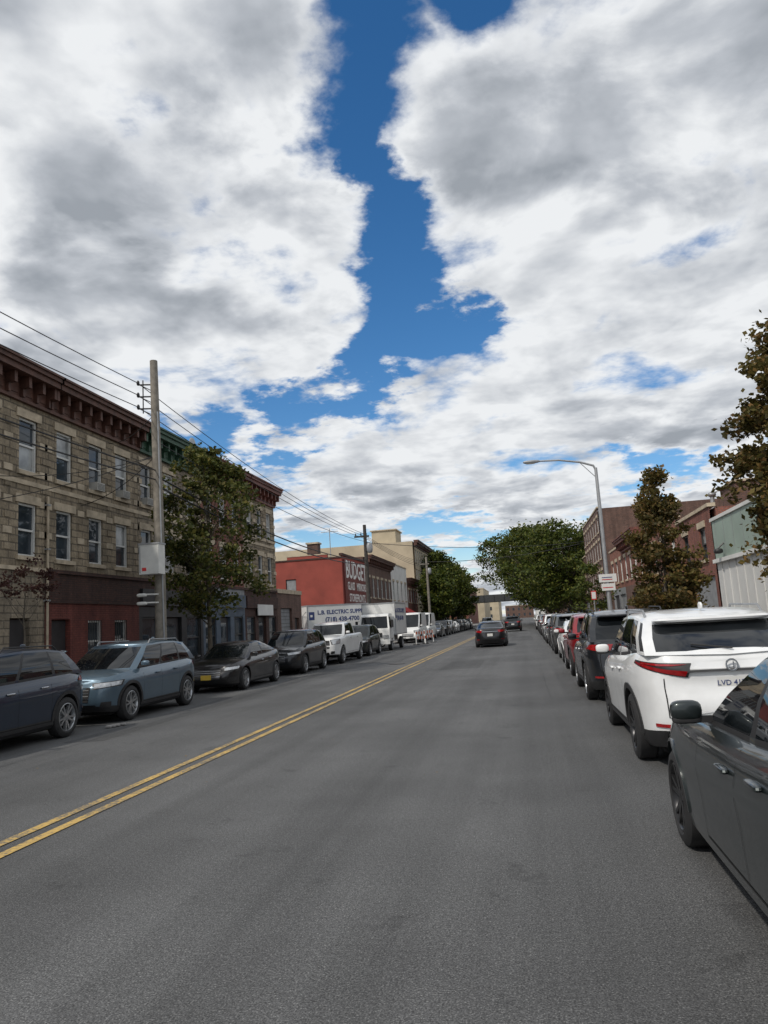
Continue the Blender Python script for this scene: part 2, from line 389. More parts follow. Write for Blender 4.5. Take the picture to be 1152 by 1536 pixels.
    def zroof(x): 
        q = (x-(xt0+xt1)/2)/((xt0-xt1)/2); return H-.055-(.05 if q > 0 else rdrop)*q*q
    def cp(i, f, sd):
        b, t = bot[i], top[i]
        x = b[0]*(1-f)+t[0]*f; y = b[1]*(1-f)+t[1]*f+.028*math.sin(math.pi*f)*min(1, b[1]/wb)
        x += (.04 if i < 3 else (-.03 if i > len(bot)-4 else 0))*math.sin(math.pi*f)
        z = (zt(b[0])-.01)*(1-f)+zroof(t[0])*f
        return Vector((x, sd*y, z))
    nb = len(bot)
    for sd in (-1, 1):
        for i in range(nb-1):
            for a in range(4):
                kd = kinds[i]
                mt = pm
                if kd == 'g' and a in (1, 2): mt = CGL
                if kd == 'b' and a in (1, 2): mt = BLK
                if kd == 'g' and a == 0: mt = BLK if i > 2 and i < nb-3 else pm
                q = [cp(i, rows[a], sd), cp(i+1, rows[a], sd), cp(i+1, rows[a+1], sd), cp(i, rows[a+1], sd)]
                if sd > 0: q.reverse()
                cbm.face(q, mt, True)
            t0, t1 = cp(i, 1, sd), cp(i+1, 1, sd)
            def inn(p, kk, dz): return Vector((p.x*(.97+.03*kk) + (1-kk)*.03*(xt0+xt1)/2, p.y*kk, p.z+dz))
            prev = (t0, t1)
            for kk, dz in ((.93, .022), (.6, .046), (0, .055)):
                nx = (inn(t0, kk, dz), inn(t1, kk, dz)); q = [prev[0], prev[1], nx[1], nx[0]]
                if sd > 0: q.reverse()
                cbm.face(q, pm, True); prev = nx
    cme = cbm.data('cabin', 28)
    bm = bmesh.new(); bm.from_mesh(cme); bmesh.ops.remove_doubles(bm, verts=bm.verts, dist=.002); bm.to_mesh(cme); bm.free()
    cme.set_sharp_from_angle(angle=rad(28))
    co = bpy.data.objects.new('cabin', cme); scene.collection.objects.link(co); co.parent = E
    # details
    D = MB()
    def patch(c, side, mat, off=.006, nu=8, nv=2):
        (ta, za), (tb, zb_), (tc_, zc), (td, zd) = c
        P_ = []
        for j in range(nv+1):
            v = j/nv
            for i in range(nu+1):
                u = i/nu
                t = (ta*(1-u)+tb*u)*(1-v)+(td*(1-u)+tc_*u)*v; z = (za*(1-u)+zb_*u)*(1-v)+(zd*(1-u)+zc*u)*v
                p = pt(t, z, side); e1 = pt(t+.05, z, side)-pt(t-.05, z, side); e2 = pt(t, z+.01, side)-pt(t, z-.01, side)
                nn = e1.cross(e2)
                if nn.length < 1e-9: nn = Vector((p.x, 0, 0))
                nn.normalize()
                if nn.dot(Vector((p.x*.3, p.y, 0))) < 0: nn = -nn
                P_.append(p+nn*off)
        D.mesh(P_, [(j*(nu+1)+i, j*(nu+1)+i+1, (j+1)*(nu+1)+i+1, (j+1)*(nu+1)+i) for j in range(nv) for i in range(nu)], mat, True)
    h0, h1 = S['hl']; l0, l1 = S['tl']
    for sd in (-1, 1):
        # arch lips
        for xa in (S['fa'], S['ra']):
            ra0, ra1 = r+.043, r+(.105 if S['clad'] else .062)
            vsx = []; N_ = 20
            for i in range(N_+1):
                t = math.pi*(-.02)+math.pi*1.04*i/N_
                for rr_, of in ((ra0, -.03), (ra0, .012), (ra1, .012), (ra1, .0)):
                    x = xa+rr_*math.cos(t); z = max(zb+.02, r+.01+rr_*math.sin(t)); p = pt(t_x(x), z, sd); p.y += sd*of; vsx.append(p)
            D.mesh(vsx, [(i*4+q, i*4+q+1, (i+1)*4+q+1, (i+1)*4+q) for i in range(N_) for q in range(3)], BLK if S['clad'] else pm, True)
        # door seams
        zlo = zb+.12
        xs_ = [xb0-.42, (c0+(c1-c0)*S['cuts'][1][0]), S['ra']+r+.12] if 'van' not in name else [1.1, .3]
        for x in xs_:
            t = t_x(x); zz = zt(x)-.03; patch([(t, zlo), (t+.016*2.0, zlo), (t+.032, zz), (t, zz)], sd, DARK, .003, 1, 8)
        tA, tB = t_x(xs_[0]), t_x(xs_[-1]); patch([(tA, zlo), (tB, zlo), (tB, zlo+.012), (tA, zlo+.012)], sd, DARK, .003, 20, 1)
        for x in xs_[1:]:
            z = zt(x)-.16; p = pt(t_x(x+.2), z, sd); D.sup((p.x, p.y+sd*.018, z), (.105, .022, .017), pm if hi else CHR, .6)
        # mirror
        p = cp(3, .12, sd); D.sup((p.x-.05, p.y+sd*.15, p.z+.055), (.05, .095, .062), pm, .65); D.sup((p.x-.045, p.y+sd*.15, p.z+.0), (.045, .088, .025), BLK, .6)
        D.box(p.x-.07, p.x-.03, min(p.y, p.y+sd*.12), max(p.y, p.y+sd*.12), p.z-.02, p.z+.02, BLK)
        if front:
            tg = t_y(grille[0])
            patch([(0, grille[1]), (tg*.9, grille[1]), (tg, grille[2]), (0, grille[2])], sd, BLK, .008)
            for i in range(1, 5):
                z = grille[1]+(grille[2]-grille[1])*i/5; patch([(0, z), (tg*.92, z), (tg*.92, z+.012), (0, z+.012)], sd, CHR if i % 2 else GALV, .014)
            patch([(0, zb+.06), (t_y(.62), zb+.06), (t_y(.55), zb+.19), (0, zb+.19)], sd, BLK, .007)
            patch([(t_y(grille[0]+.05), h0+.02), (t_x(hL-.5), h0+.06), (t_x(hL-.62), h1+.03), (t_y(grille[0]+.03), h1)], sd, BLK, .006, 12)
            patch([(t_y(grille[0]+.09), h0+.035), (t_x(hL-.46), h0+.075), (t_x(hL-.54), h1+.015), (t_y(grille[0]+.07), h1-.015)], sd, HL, .011, 12)
            patch([(t_y(.62), zb+.12), (t_y(.8), zb+.13), (t_y(.8), zb+.24), (t_y(.66), zb+.24)], sd, BLK, .009)
        if rear:
            if S.get('wedge'):
                patch([(t_x(-hL+.66), l1-.035), (t_y(.44, False), l0+.0), (t_y(.42, False), l1-.03), (t_x(-hL+.62), l1)], sd, BLK, .006, 14, 3)
                patch([(t_x(-hL+.55), l1-.04), (t_y(.47, False), l0+.015), (t_y(.45, False), l0+.06), (t_x(-hL+.60), l1-.012)], sd, TL, .012, 14)
                patch([(t_x(-hL+.40), l1-.035), (t_y(.60, False), l1-.055), (t_y(.46, False), l1-.045), (t_x(-hL+.44), l1-.012)], sd, TL, .013, 12)
            else: patch([(t_x(-hL+.52), l0+.07), (t_y(.50, False), l0), (t_y(.46, False), l1), (t_x(-hL+.40), l1-.01)], sd, TL, .010, 12)
            patch([(t_y(.46, False), l0+.05), (m_-1, l0+.05), (m_-1, l0+.07), (t_y(.46, False), l0+.07)], sd, CHR if not hi else BLK, .009)
            patch([(t_y(.80, False), zb+.03), (m_-1, zb+.03), (m_-1, zb+.2), (t_y(.72, False), zb+.2)], sd, BLK, .008)
            patch([(t_y(.66, False), .56), (m_-1, .56), (m_-1, .567), (t_y(.66, False), .567)], sd, DARK, .006)
            patch([(t_y(.66, False), .56), (t_y(.67, False), .56), (t_y(.67, False), l0), (t_y(.66, False), l0)], sd, DARK, .006, 2, 4)
            patch([(t_y(.79, False), zb+.24), (t_y(.62, False), zb+.24), (t_y(.62, False), zb+.275), (t_y(.79, False), zb+.275)], sd, TL, .011)
        if rails:
            D.tube([(xt0-.25, sd*(wt-.06), zroof(xt0-.25)), (xt0-.35, sd*(wt-.06), H+.015), (xt1+.4, sd*(wt-.07), H), (xt1+.22, sd*(wt-.07), zroof(xt1+.1)+.01)], .014, 6, GALV if rails == 1 else BLK)
    pf = pt(0, .44, 1)
    if front: D.box(pf.x+.002, pf.x+.02, -.155, .155, .38, .52, plate)
    if rear:
        zc = S.get('pz', .78 if H > 1.52 else .70)
        if H > 2: zc = .6
        pr = pt(m_-1, zc, 1); D.box(pr.x-.012, pr.x+.01, -.26, .26, zc-.10, zc+.11, BLK); D.box(pr.x-.02, pr.x-.0125, -.155, .155, zc-.08, zc+.07, plate)
        q = cp(nb-1, 1, 1)
        if H > 1.52 and H < 2 and 'bed' not in S:
            D.sup((q.x-.05, 0, q.z+.02), (.13, wt*.9, .03), pm, .5, 20, 6); D.sup((q.x-.16, 0, q.z+.012), (.01, .16, .008), TL, .7)
            D.sup((xt1+.35, 0, H+.02), (.08, .02, .045), pm, .8)
            g0, g1 = cp(nb-1, .12, 1), cp(nb-1, .35, 1); D.tube([(g0.x-.03, -.05, g0.z+.02), (g1.x-.045, .33, g0.z+.07)], .01, 5, BLK)
    D.box(-hL+.35, hL-.35, -hW+.25, hW-.25, zb-.04, zb+.1, DARK)
    D.build('trim', E)
    wd = wheel_data(r, .23, rim, (r, rim.name))
    for xa in (S['fa'], S['ra']):
        for sd in (-1, 1):
            w = bpy.data.objects.new('wheel', wd); scene.collection.objects.link(w); w.parent = E
            w.matrix_local = Matrix.Translation((xa, sd*(hW-.135), r)) @ Matrix.Rotation(0 if sd > 0 else math.pi, 4, 'Z') @ Matrix.Rotation(R.uniform(0, 3), 4, 'Y')
    return E, dict(pt=pt, m=m_)

# ------------------------------------------------------------------ ground and road
def slab(name, x0, x1, y0, y1, z0, z1, mat):
    mb = MB(); mb.box(x0, x1, y0, y1, z0, z1, mat); return mb.build(name)
mb = MB(); mb.face([(-2500, -2500, -.012), (2500, -2500, -.012), (2500, 2500, -.012), (-2500, 2500, -.012)], GRND); mb.build('ground')
mb = MB(); mb.face([(-10.42, -40, 0), (3.25, -40, 0), (3.25, 420, 0), (-10.42, 420, 0)], ASPH); mb.build('road')
for nm, xc in (('road_marking', -4.40), ('road_marking', -4.65)):
    mb = MB(); mb.face([(xc-.055, -20, .008), (xc+.055, -20, .008), (xc+.055, 300, .008), (xc-.055, 300, .008)], YEL); mb.build(nm)
slab('kerb', -10.58, -10.42, -40, 300, -.01, .14, KERB); slab('pavement', -14.9, -10.58, -40, 300, -.01, .132, CONC)
slab('kerb', 3.25, 3.41, -40, 300, -.01, .14, KERB); slab('pavement', 3.41, 8.2, -40, 300, -.01, .132, CONC)
TAR = plain('tar_seal', (.05, .05, .051), .75, var=.4, scale=9)
mb = MB()
def seam(x0, y0, x1, y1, w, wob, n=60):
    pts = []
    for i in range(n+1):
        t = i/n; pts.append(Vector((x0+(x1-x0)*t+R.uniform(-wob, wob), y0+(y1-y0)*t+R.uniform(-wob, wob), .0065)))
    for i in range(n):
        a, b = pts[i], pts[i+1]; d = (b-a).normalized(); nn = Vector((-d.y, d.x, 0))*w*R.uniform(.4, 1.2)
        mb.face([a-nn, b-nn, b+nn, a+nn], TAR)
seam(-7.55, 6, -7.6, 80, .006, .012, 160); seam(.35, 16, .3, 90, .005, .015, 160)
for yy in (21, 29.5, 38, 52): seam(-4.1, yy, .5, yy+R.uniform(-.2, .2), .006, .03, 40)
for yy in (23, 41): seam(-7.5, yy, -4.8, yy+.1, .006, .03, 30)
mb.build('road_seam')
PAT = asphalt(.74); PAT.name = 'asphalt_patch'
for (x0, x1, y0, y1) in ((-3.1, -1.7, 26, 31), (-7.2, -5.6, 33, 37.5), (-1.2, .4, 52, 62), (-8.0, -7.3, 12, 30), (-3.9, -2.9, 66, 84)):
    mb = MB(); mb.face([(x0, y0, .003), (x1, y0+.1, .003), (x1-.05, y1, .003), (x0+.05, y1-.1, .003)], PAT); mb.build('road_patch')
IRON = plain('cast_iron', (.09, .08, .075), .6, .5, scale=20, bmp=.5)
def manhole(x, y):
    mb = MB(); n = 28
    mb.face([(x+.36*math.cos(2*math.pi*i/n), y+.36*math.sin(2*math.pi*i/n), .010) for i in range(n)], TAR)
    mb.face([(x+.31*math.cos(2*math.pi*i/n), y+.31*math.sin(2*math.pi*i/n), .014) for i in range(n)], IRON); mb.build('manhole_cover')
manhole(-5.4, 31); manhole(-1.2, 65)

# ------------------------------------------------------------------ buildings
def wall(mb, P, u0, u1, z0, z1, holes, mat, dep=.2):
    hs = [h for h in holes if h[2] >= z0-1e-4 and h[3] <= z1+1e-4 and h[0] >= u0-1e-4 and h[1] <= u1+1e-4]
    us = sorted({u0, u1, *[h[0] for h in hs], *[h[1] for h in hs]}); zs = sorted({z0, z1, *[h[2] for h in hs], *[h[3] for h in hs]})
    for i in range(len(us)-1):
        for j in range(len(zs)-1):
            cu, cz = (us[i]+us[i+1])/2, (zs[j]+zs[j+1])/2
            if any(h[0] < cu < h[1] and h[2] < cz < h[3] for h in hs): continue
            mb.face([P(us[i], zs[j], 0), P(us[i+1], zs[j], 0), P(us[i+1], zs[j+1], 0), P(us[i], zs[j+1], 0)], mat)
    for (a, b, c, d) in hs:
        for q in (((a, c), (a, d)), ((b, c), (b, d)), ((a, c), (b, c)), ((a, d), (b, d))):
            (ua, za), (ub, zb) = q
            mb.face([P(ua, za, 0), P(ub, zb, 0), P(ub, zb, dep), P(ua, za, dep)], mat)
def window(mb, P, h, frame=FRM, stone=STONE, ac=False, lint=True, glass=None):
    a, b, c, d = h; m = (c+d)/2
    mb.pbox(P, a+.001, a+.055, c+.001, d-.001, .06, .17, frame); mb.pbox(P, b-.055, b-.001, c+.001, d-.001, .06, .17, frame)
    mb.pbox(P, a+.056, b-.056, d-.065, d-.001, .06, .17, frame); mb.pbox(P, a+.056, b-.056, c+.001, c+.06, .06, .17, frame)
    mb.pbox(P, a+.056, b-.056, m-.03, m+.03, .085, .17, frame)
    gl = glass or (GLB if R.random() < .3 else GL); g2 = glass or (GLB if R.random() < .12 else GL)
    mb.face([P(a+.055, m+.03, .13), P(b-.055, m+.03, .13), P(b-.055, d-.065, .13), P(a+.055, d-.065, .13)], gl)
    mb.face([P(a+.055, c+.06, .15), P(b-.055, c+.06, .15), P(b-.055, m-.03, .15), P(a+.055, m-.03, .15)], g2)
    if stone:
        mb.pbox(P, a-.1, b+.1, c-.13, c-.003, -.08, .08, stone)
        if lint: mb.pbox(P, a-.16, b+.16, d+.004, d+.26, -.045, .05, stone)
    if ac:
        mb.pbox(P, a+.2, b-.16, c+.002, c+.29, -.2, .12, ACM)
        for i in range(5): mb.pbox(P, a+.23, b-.19, c+.04+i*.045, c+.055+i*.045, -.206, -.2, FRMD)
def cornice(mb, P, u0, u1, H, mat, fr=1.0, step=.62, dp=.55):
    mb.pbox(P, u0, u1, H-fr, H-.38, -.07, .0, mat)
    mb.pbox(P, u0, u1, H-fr-.1, H-fr, -.13, .0, mat)
    k = max(1, int((u1-u0)/step)); s = (u1-u0)/k
    for i in range(k+1):
        u = u0+i*s; u = min(max(u, u0+.07), u1-.07)
        mb.pbox(P, u-.065, u+.065, H-.72, H-.38, -dp*.75, -.07, mat); mb.pbox(P, u-.05, u+.05, H-fr+.02, H-.72, -.2, -.07, mat)
        if i < k: mb.pbox(P, u+.14, u+s-.14, H-fr+.12, H-.55, -.095, -.07, mat)
    mb.pbox(P, u0-.03, u1+.03, H-.38, H-.2, -dp, .0, mat); mb.pbox(P, u0-.05, u1+.05, H-.2, H-.07, -dp-.08, .02, mat); mb.pbox(P, u0-.05, u1+.05, H-.07, H, -dp-.14, .04, mat)
XL = -14.6
PL = lambda u, z, d: (XL-d, u, z)
def rowhouse(name, y0, y1, H, mats, wy, zs=((4.35, 5.95), (6.95, 8.6)), cor=CORN_BR, ground=None, w=.86, acs=(), fr=1.0, side=BRN2, frame=FRM):
    mb = MB(); wm, gm, bandm = mats; y0 += .004; y1 -= .004
    holes = [(u-w/2, u+w/2, a, b) for (a, b) in zs for u in wy]
    wall(mb, PL, y0, y1, 4.02, H-.3, holes, wm)
    i = 0
    for h in holes: window(mb, PL, h, frame=frame, ac=(i in acs)); i += 1
    mb.pbox(PL, y0, y1, 3.9, 4.02, -.07, .2, bandm)
    mb.pbox(PL, y0, y1, 6.52, 6.66, -.035, .0, STONE if wm in (TAN, TAN2) else wm)
    if wm in (TAN, TAN2):
        for u in [y0+.12]+[(wy[i]+wy[i+1])/2 for i in range(len(wy)-1)]+[y1-.12]:
            for q in range(9):
                z = 4.5+q*.47
                if 6.4 < z < 6.75: continue
                mb.pbox(PL, u-.13-(q % 2)*.06, u+.13+(q % 2)*.06, z, z+.2, -.022, .0, STONE if q % 2 else wm)
    for f in ground(mb, y0, y1) if ground else (): pass
    cornice(mb, PL, y0, y1, H, cor, fr)
    mb.box(XL-12.5, XL-.26, y0, y1, 0, H-.32, side); mb.box(XL-12.2, XL-.5, y0+.2, y1-.2, H-.32, H-.30, ROOF)
    mb.pbox(PL, y0+.001, y0+.02, .0, H-.31, .003, .26, side); mb.pbox(PL, y1-.02, y1-.001, .0, H-.31, .003, .26, side)
    return mb.build(name)
DOOR = plain('dark_door', (.03, .028, .03), .45)
def gr_red(mb, y0, y1):
    d = (y0+.35, y0+1.35, .13, 2.45); ws = [(y0+2.35, y0+3.2, 1.0, 2.4), (y0+4.05, y0+4.9, 1.0, 2.4)]
    wall(mb, PL, y0, y1, .0, 3.0, [d]+ws, REDP); wall(mb, PL, y0, y1, 3.0, 3.9, [], BRN)
    mb.pbox(PL, y0, y1, 2.96, 3.06, -.05, .0, BRN)
    for h in ws:
        window(mb, PL, h, stone=WHT, lint=False)
        for i in range(6): mb.pbox(PL, h[0]+.06+i*.14, h[0]+.075+i*.14, h[2], h[3], -.03, -.015, FRMD)
    mb.pbox(PL, d[0]+.05, d[1]-.05, .13, d[3]-.05, .15, .19, DOOR)
    mb.box(XL+.9, XL+1.1, y0+1.7, y1-.2, .13, .75, REDP); mb.box(XL+.87, XL+1.13, y0+1.68, y1-.18, .75, .81, STONE)
    yield 0
def gr_tan(mb, y0, y1):
    d = (y1-1.6, y1-.7, .13, 2.5); ws = [(y0+.8, y0+1.9, .95, 2.3), (y0+2.8, y0+3.9, .95, 2.3)]
    wall(mb, PL, y0, y1, .0, 3.9, [d]+ws, TAN2)
    for h in ws:
        window(mb, PL, h, lint=True)
        for i in range(9): mb.pbox(PL, h[0]+.05+i*.12, h[0]+.062+i*.12, h[2], h[3], -.05, -.035, FRMD)
        for i in range(4): mb.pbox(PL, h[0], h[1], h[2]+.1+i*.4, h[2]+.115+i*.4, -.062, -.05, FRMD)
    mb.pbox(PL, d[0]+.05, d[1]-.05, .13, d[3]-.05, .15, .19, DOOR); yield 0
def gr_store(a, b, glassz=(.7, 2.5), sign=None):
    def f(mb, y0, y1):
        n = 3; s = (y1-y0)/n; hs = []
        for i in range(n): hs.append((y0+i*s+.25, y0+(i+1)*s-.25, .14 if i == 1 else glassz[0], glassz[1]))
        wall(mb, PL, y0, y1, 0, 2.9, hs, a); wall(mb, PL, y0, y1, 2.9, 3.9, [], b)
        mb.pbox(PL, y0+.1, y1-.1, 2.95, 3.6, -.12, -.001, a)
        for i, h in enumerate(hs):
            if i == 1: mb.pbox(PL, h[0]+.05, h[1]-.05, h[2], h[3]-.05, .14, .19, DOOR); mb.pbox(PL, h[0]+.3, h[1]-.3, 1.1, h[3]-.3, .12, .139, GL)
            else: window(mb, PL, h, frame=FRMD, stone=None, glass=GL)
        if sign: mb.pbox(PL, y0+1.6, y1-1.2, 2.55, 3.15, -.17, -.122, sign)
        yield 0
    return f
rowhouse('row_house', 8.6, 14.3, 10.15, (TAN, TAN2, STONE), [9.6, 11.45, 13.3], ground=gr_tan)
rowhouse('row_house', 14.3, 20.95, 10.15, (TAN, TAN2, STONE), [15.0, 16.6, 18.25, 20.1], ground=gr_tan, acs=())
rowhouse('row_house', 20.95, 26.75, 10.15, (TAN, REDP, BRN), [21.95, 23.8, 25.55], ground=gr_red, acs=(4, 5))
rowhouse('row_house', 26.75, 32.6, 10.15, (TAN2, BLKW, BRN), [27.4, 29.4, 31.5], ground=gr_store(BLKW, BRN), cor=CORN_GR, acs=(3,))
rowhouse('brick_house', 32.6, 37.9, 10.15, (RED, BLUW, BRN), [33.5, 35.2, 36.9], ground=gr_store(BLUW, GRYW), cor=CORN_RD)
rowhouse('row_house', 37.9, 43.2, 10.15, (TAN, BRN, BRN), [39.0, 40.6, 42.2], ground=gr_store(BRN, BRN, sign=WHT), cor=CORN_RD, w=.75)
mb = MB(); mb.tube([(XL+.10, 20.95, .3), (XL+.10, 20.95, 6.3)], .04, 8, STONE)
for z in (1.5, 3, 4.6, 6.0): mb.box(XL, XL+.16, 20.88, 21.02, z, z+.05, GALV)
mb.build('drainpipe')
mb = MB(); mb.tube([(XL-.5, 32.9, 9.8), (XL-.5, 32.9, 10.7)], .03, 6, GALV)
mb.sup((XL-.4, 32.75, 10.75), (.10, .33, .33), GALV, 1); mb.tube([(XL-.4, 32.8, 10.6), (XL+.1, 32.5, 10.75)], .015, 5, GALV); mb.build('satellite_dish')
mb = MB(); hs = [(43.9, 46.1, .13, 3.0), (46.6, 47.6, .13, 2.4)]
wall(mb, PL, 43.25, 48.2, 0, 4.0, hs, BRN2); mb.pbox(PL, 43.25, 48.2, 3.9, 4.15, -.06, .1, STONE)
mb.pbox(PL, 43.95, 46.05, .13, 2.98, .15, .19, GRYW); mb.pbox(PL, 46.65, 47.55, .13, 2.35, .15, .19, DOOR)
for i in range(12): mb.pbox(PL, 43.95, 46.05, .3+i*.22, .32+i*.22, .13, .149, FRMD)
mb.box(XL-9, XL-.26, 43.26, 48.19, 0, 3.9, BRN2); mb.pbox(PL, 48.17, 48.199, 0, 3.95, .003, .26, BRN2); mb.build('garage_building')
mb = MB()
PR = lambda u, z, d: (u, 60.2+d, z)
wall(mb, PR, -34, XL, 0, 7.3, [(-19.5, -18.6, 4.6, 5.8)], BRTRED); mb.pbox(PR, -19.45, -18.65, 4.65, 5.75, .1, .18, GRYW)
mb.pbox(PR, -34, XL, 7.302, 7.42, -.06, .25, BRN)
for i in range(4): mb.pbox(PR, -34+i*4.9, -30.5+i*4.9, 7.42, 7.66, -.03, .25, BRTRED); mb.pbox(PR, -34+i*4.9, -30.5+i*4.9, 7.66, 7.74, -.06, .27, STONE)
wall(mb, PL, 60.2, 69.8, 0, 7.5, [(61, 63.5, .13, 3), (65, 67.6, .13, 3)], BRTRED)
mb.pbox(PL, 61.05, 63.45, .13, 2.95, .12, .19, GRYW); mb.pbox(PL, 65.05, 67.55, .13, 2.95, .12, .19, GRYW)
mb.pbox(PL, 60.2, 69.8, 7.5, 7.7, -.08, .2, BRN)
mb.pbox(PL, 60.6, 69.6, 3.4, 7.2, -.12, -.002, plain('maroon_sign', (.13, .025, .02), .6))
mb.box(-34, XL-.21, 60.42, 69.8, 0, 7.28, BRN2)
for i in range(20): mb.tube([(-20+i*.28, 60.0, 2.9), (-19.86+i*.28, 59.9, 3.2), (-19.72+i*.28, 60.0, 2.9)], .01, 3, GALV, False)
rb = mb.build('red_building')
text('sign_text', 'BUDGET', 2.1, frame_mtx((XL+.126, 65.1, 6.35), (0, 1, 0), (1, 0, 0)), INKW, rb, .04)
text('sign_text', 'GLASS   MIRRORS', .95, frame_mtx((XL+.126, 65.2, 5.0), (0, 1, 0), (1, 0, 0)), INKW, rb, .015)
text('sign_text', 'STOREFRONTS', .95, frame_mtx((XL+.126, 65.2, 4.0), (0, 1, 0), (1, 0, 0)), INKW, rb, .015)
def simple(name, y0, y1, H, mat, nwin, rowsz, cor=None, P=PL, frame=FRM, depth=12, store=None, xface=XL, sgn=-1, w=1.0, side=None):
    mb = MB(); s = (y1-y0)/nwin; hs = []
    for (a, b) in rowsz:
        for i in range(nwin): hs.append((y0+(i+.5)*s-w/2, y0+(i+.5)*s+w/2, a, b))
    base = 3.3
    wall(mb, P, y0, y1, base, H, hs, mat)
    for h in hs: window(mb, P, h, frame=frame)
    gs = [(y0+i*s*1.5+.4, y0+(i+1)*s*1.5-.4, .14, 2.8) for i in range(max(1, int(nwin/1.5)))]
    wall(mb, P, y0, y1, 0, base, gs, store or mat)
    for k, h in enumerate(gs): mb.pbox(P, h[0]+.02, h[1]-.02, h[2], h[3]-.02, .12, .19, (GRYW, DOOR, BLUW, WHT)[k % 4])
    if cor: cornice(mb, P, y0, y1, H+.1, cor, .8, .8)
    else: mb.pbox(P, y0, y1, H, H+.14, -.07, .25, STONE)
    a, b = sorted((xface+sgn*.23, xface+sgn*depth)); mb.box(a, b, y0+.002, y1-.002, 0, H-.05, side or mat)
    return mb.build(name)
simple('brick_building', 69.9, 83.4, 8.2, BRN2, 6, [(4.3, 6.2)], CORN_BR)
simple('white_building', 83.5, 95, 8.4, WHT, 4, [(4.3, 6.4)], None, store=BLUW)
simple('brick_building', 95.1, 103.9, 7.2, RED, 4, [(4.2, 5.8)], CORN_BR)
simple('tan_building', 104, 122, 13.0, TANST, 8, [(4.2, 6), (7.2, 9), (10, 11.8)], CORN_BR, depth=34, side=TANST)
mb = MB(); mb.box(-21, -17.5, 106, 111, 12.9, 15, TANST); mb.box(-21.2, -17.3, 105.8, 111.2, 15, 15.15, STONE); mb.build('roof_bulkhead')
mb = MB(); mb.box(-19.2, -18.2, 66, 67, 7.3, 9.3, BRN2); mb.box(-19.3, -18.1, 65.9, 67.1, 9.3, 9.45, STONE); mb.tube([(-17, 66, 7.3), (-17, 66, 10.6)], .04, 5, GALV); mb.tube([(-17.8, 66, 10.3), (-16.2, 66, 10.3)], .03, 5, GALV); mb.build('chimney')
simple('brick_building', 122.3, 140, 8, BRN2, 6, [(4.2, 6)], CORN_BR); simple('brick_building', 140.3, 147, 9, RED, 3, [(4.2, 6)], CORN_BR)
mb = MB(); mb.hexa([(XL+.02, 88, 2.7), (XL+1.3, 88, 2.45), (XL+1.3, 94, 2.45), (XL+.02, 94, 2.7), (XL+.02, 88, 3.5), (XL+1.3, 88, 2.7), (XL+1.3, 94, 2.7), (XL+.02, 94, 3.5)], SIGR); mb.build('awning')
mb = MB()
for i in range(3):
    y = 48.4+i*2.2; mb.tube([(XL, y, .13), (XL, y, 2.5), (XL+.25, y, 2.75)], .03, 6, GALV)
for z in (.3, 1.3, 2.45): mb.tube([(XL, 48.4, z), (XL, 53, z)], .018, 5, GALV)
for i in range(46): mb.tube([(XL, 48.4+i*.1, .2), (XL, 48.4+i*.1, 2.45)], .004, 3, GALV, False)
mb.build('chain_link_fence')
# right side
XR = 7.5
PRt = lambda u, z, d: (XR+d, u, z)
mb = MB()
mb.box(XR, XR+14, 12, 30.9, 0, 3.3, CORR_W); mb.box(XR-.02, XR+14.02, 11.98, 30.92, 3.3, 4.85, CORR_G); mb.box(XR-.08, XR+14.08, 11.9, 31.0, 4.85, 4.97, WHT)
for i in range(20):
    y = 12.1+i*.95; mb.box(XR-.03, XR-.001, y, y+.06, .15, 3.2, CORR_W)
for i in range(16): mb.box(XR-.028, XR-.021, 12.5+i*1.2, 12.52+i*1.2, 3.32, 4.84, GALV)
mb.box(XR-.16, XR-.021, 12, 30.9, 3.22, 3.36, WHT)
mb.sup((XR-.25, 29.5, 3.6), (.16, .16, .1), BLK, .7); mb.tube([(XR-.02, 29.5, 3.9), (XR-.25, 29.5, 3.7)], .03, 6, BLK)
mb.build('metal_warehouse')
kw = dict(P=PRt, xface=XR, sgn=1)
simple('brick_building', 31.1, 37.6, 5.5, RED, 2, [(3.5, 4.8)], None, frame=FRMD, store=RED, **kw)
simple('brick_building', 37.7, 48.2, 5.9, RED2, 4, [(3.6, 5.1)], None, store=RED2, **kw)
simple('brick_building', 48.3, 58, 6.6, RED, 4, [(3.8, 5.4)], CORN_RD, store=BRN2, **kw)
simple('brick_building', 58.1, 66, 6.4, RED2, 3, [(3.8, 5.4)], None, store=GRYW, **kw)
simple('brick_building', 72, 90, 11.2, BRN2, 7, [(3.8, 5.4), (6.5, 8.2), (9, 10.4)], None, **kw)
simple('brick_building', 90.4, 130, 8, BRN2, 10, [(3.8, 5.6)], None, **kw)
mb = MB(); mb.box(9.5, 12, 34.5, 37, 5.5, 6.9, BRN2); mb.box(9.4, 12.1, 34.4, 37.1, 6.9, 7.0, STONE)
mb.tube([(9, 36.5, 5.5), (9, 36.5, 6.6)], .10, 8, GALV); mb.sup((9, 36.5, 6.7), (.18, .18, .12), GALV, .8); mb.build('roof_bulkhead')
mb = MB(); ST = plain('bridge_steel', (.05, .055, .06), .7)
mb.box(-40, 40, 150, 156, 4.6, 6.0, ST)
for i in range(40): mb.box(-40+i*2, -39.8+i*2, 149.85, 149.99, 4.6, 6.0, ST)
for x in (-13, 5.5, -30, 22): mb.box(x-.5, x+.5, 150.5, 155.5, 0, 4.6, ST)
mb.build('rail_bridge')
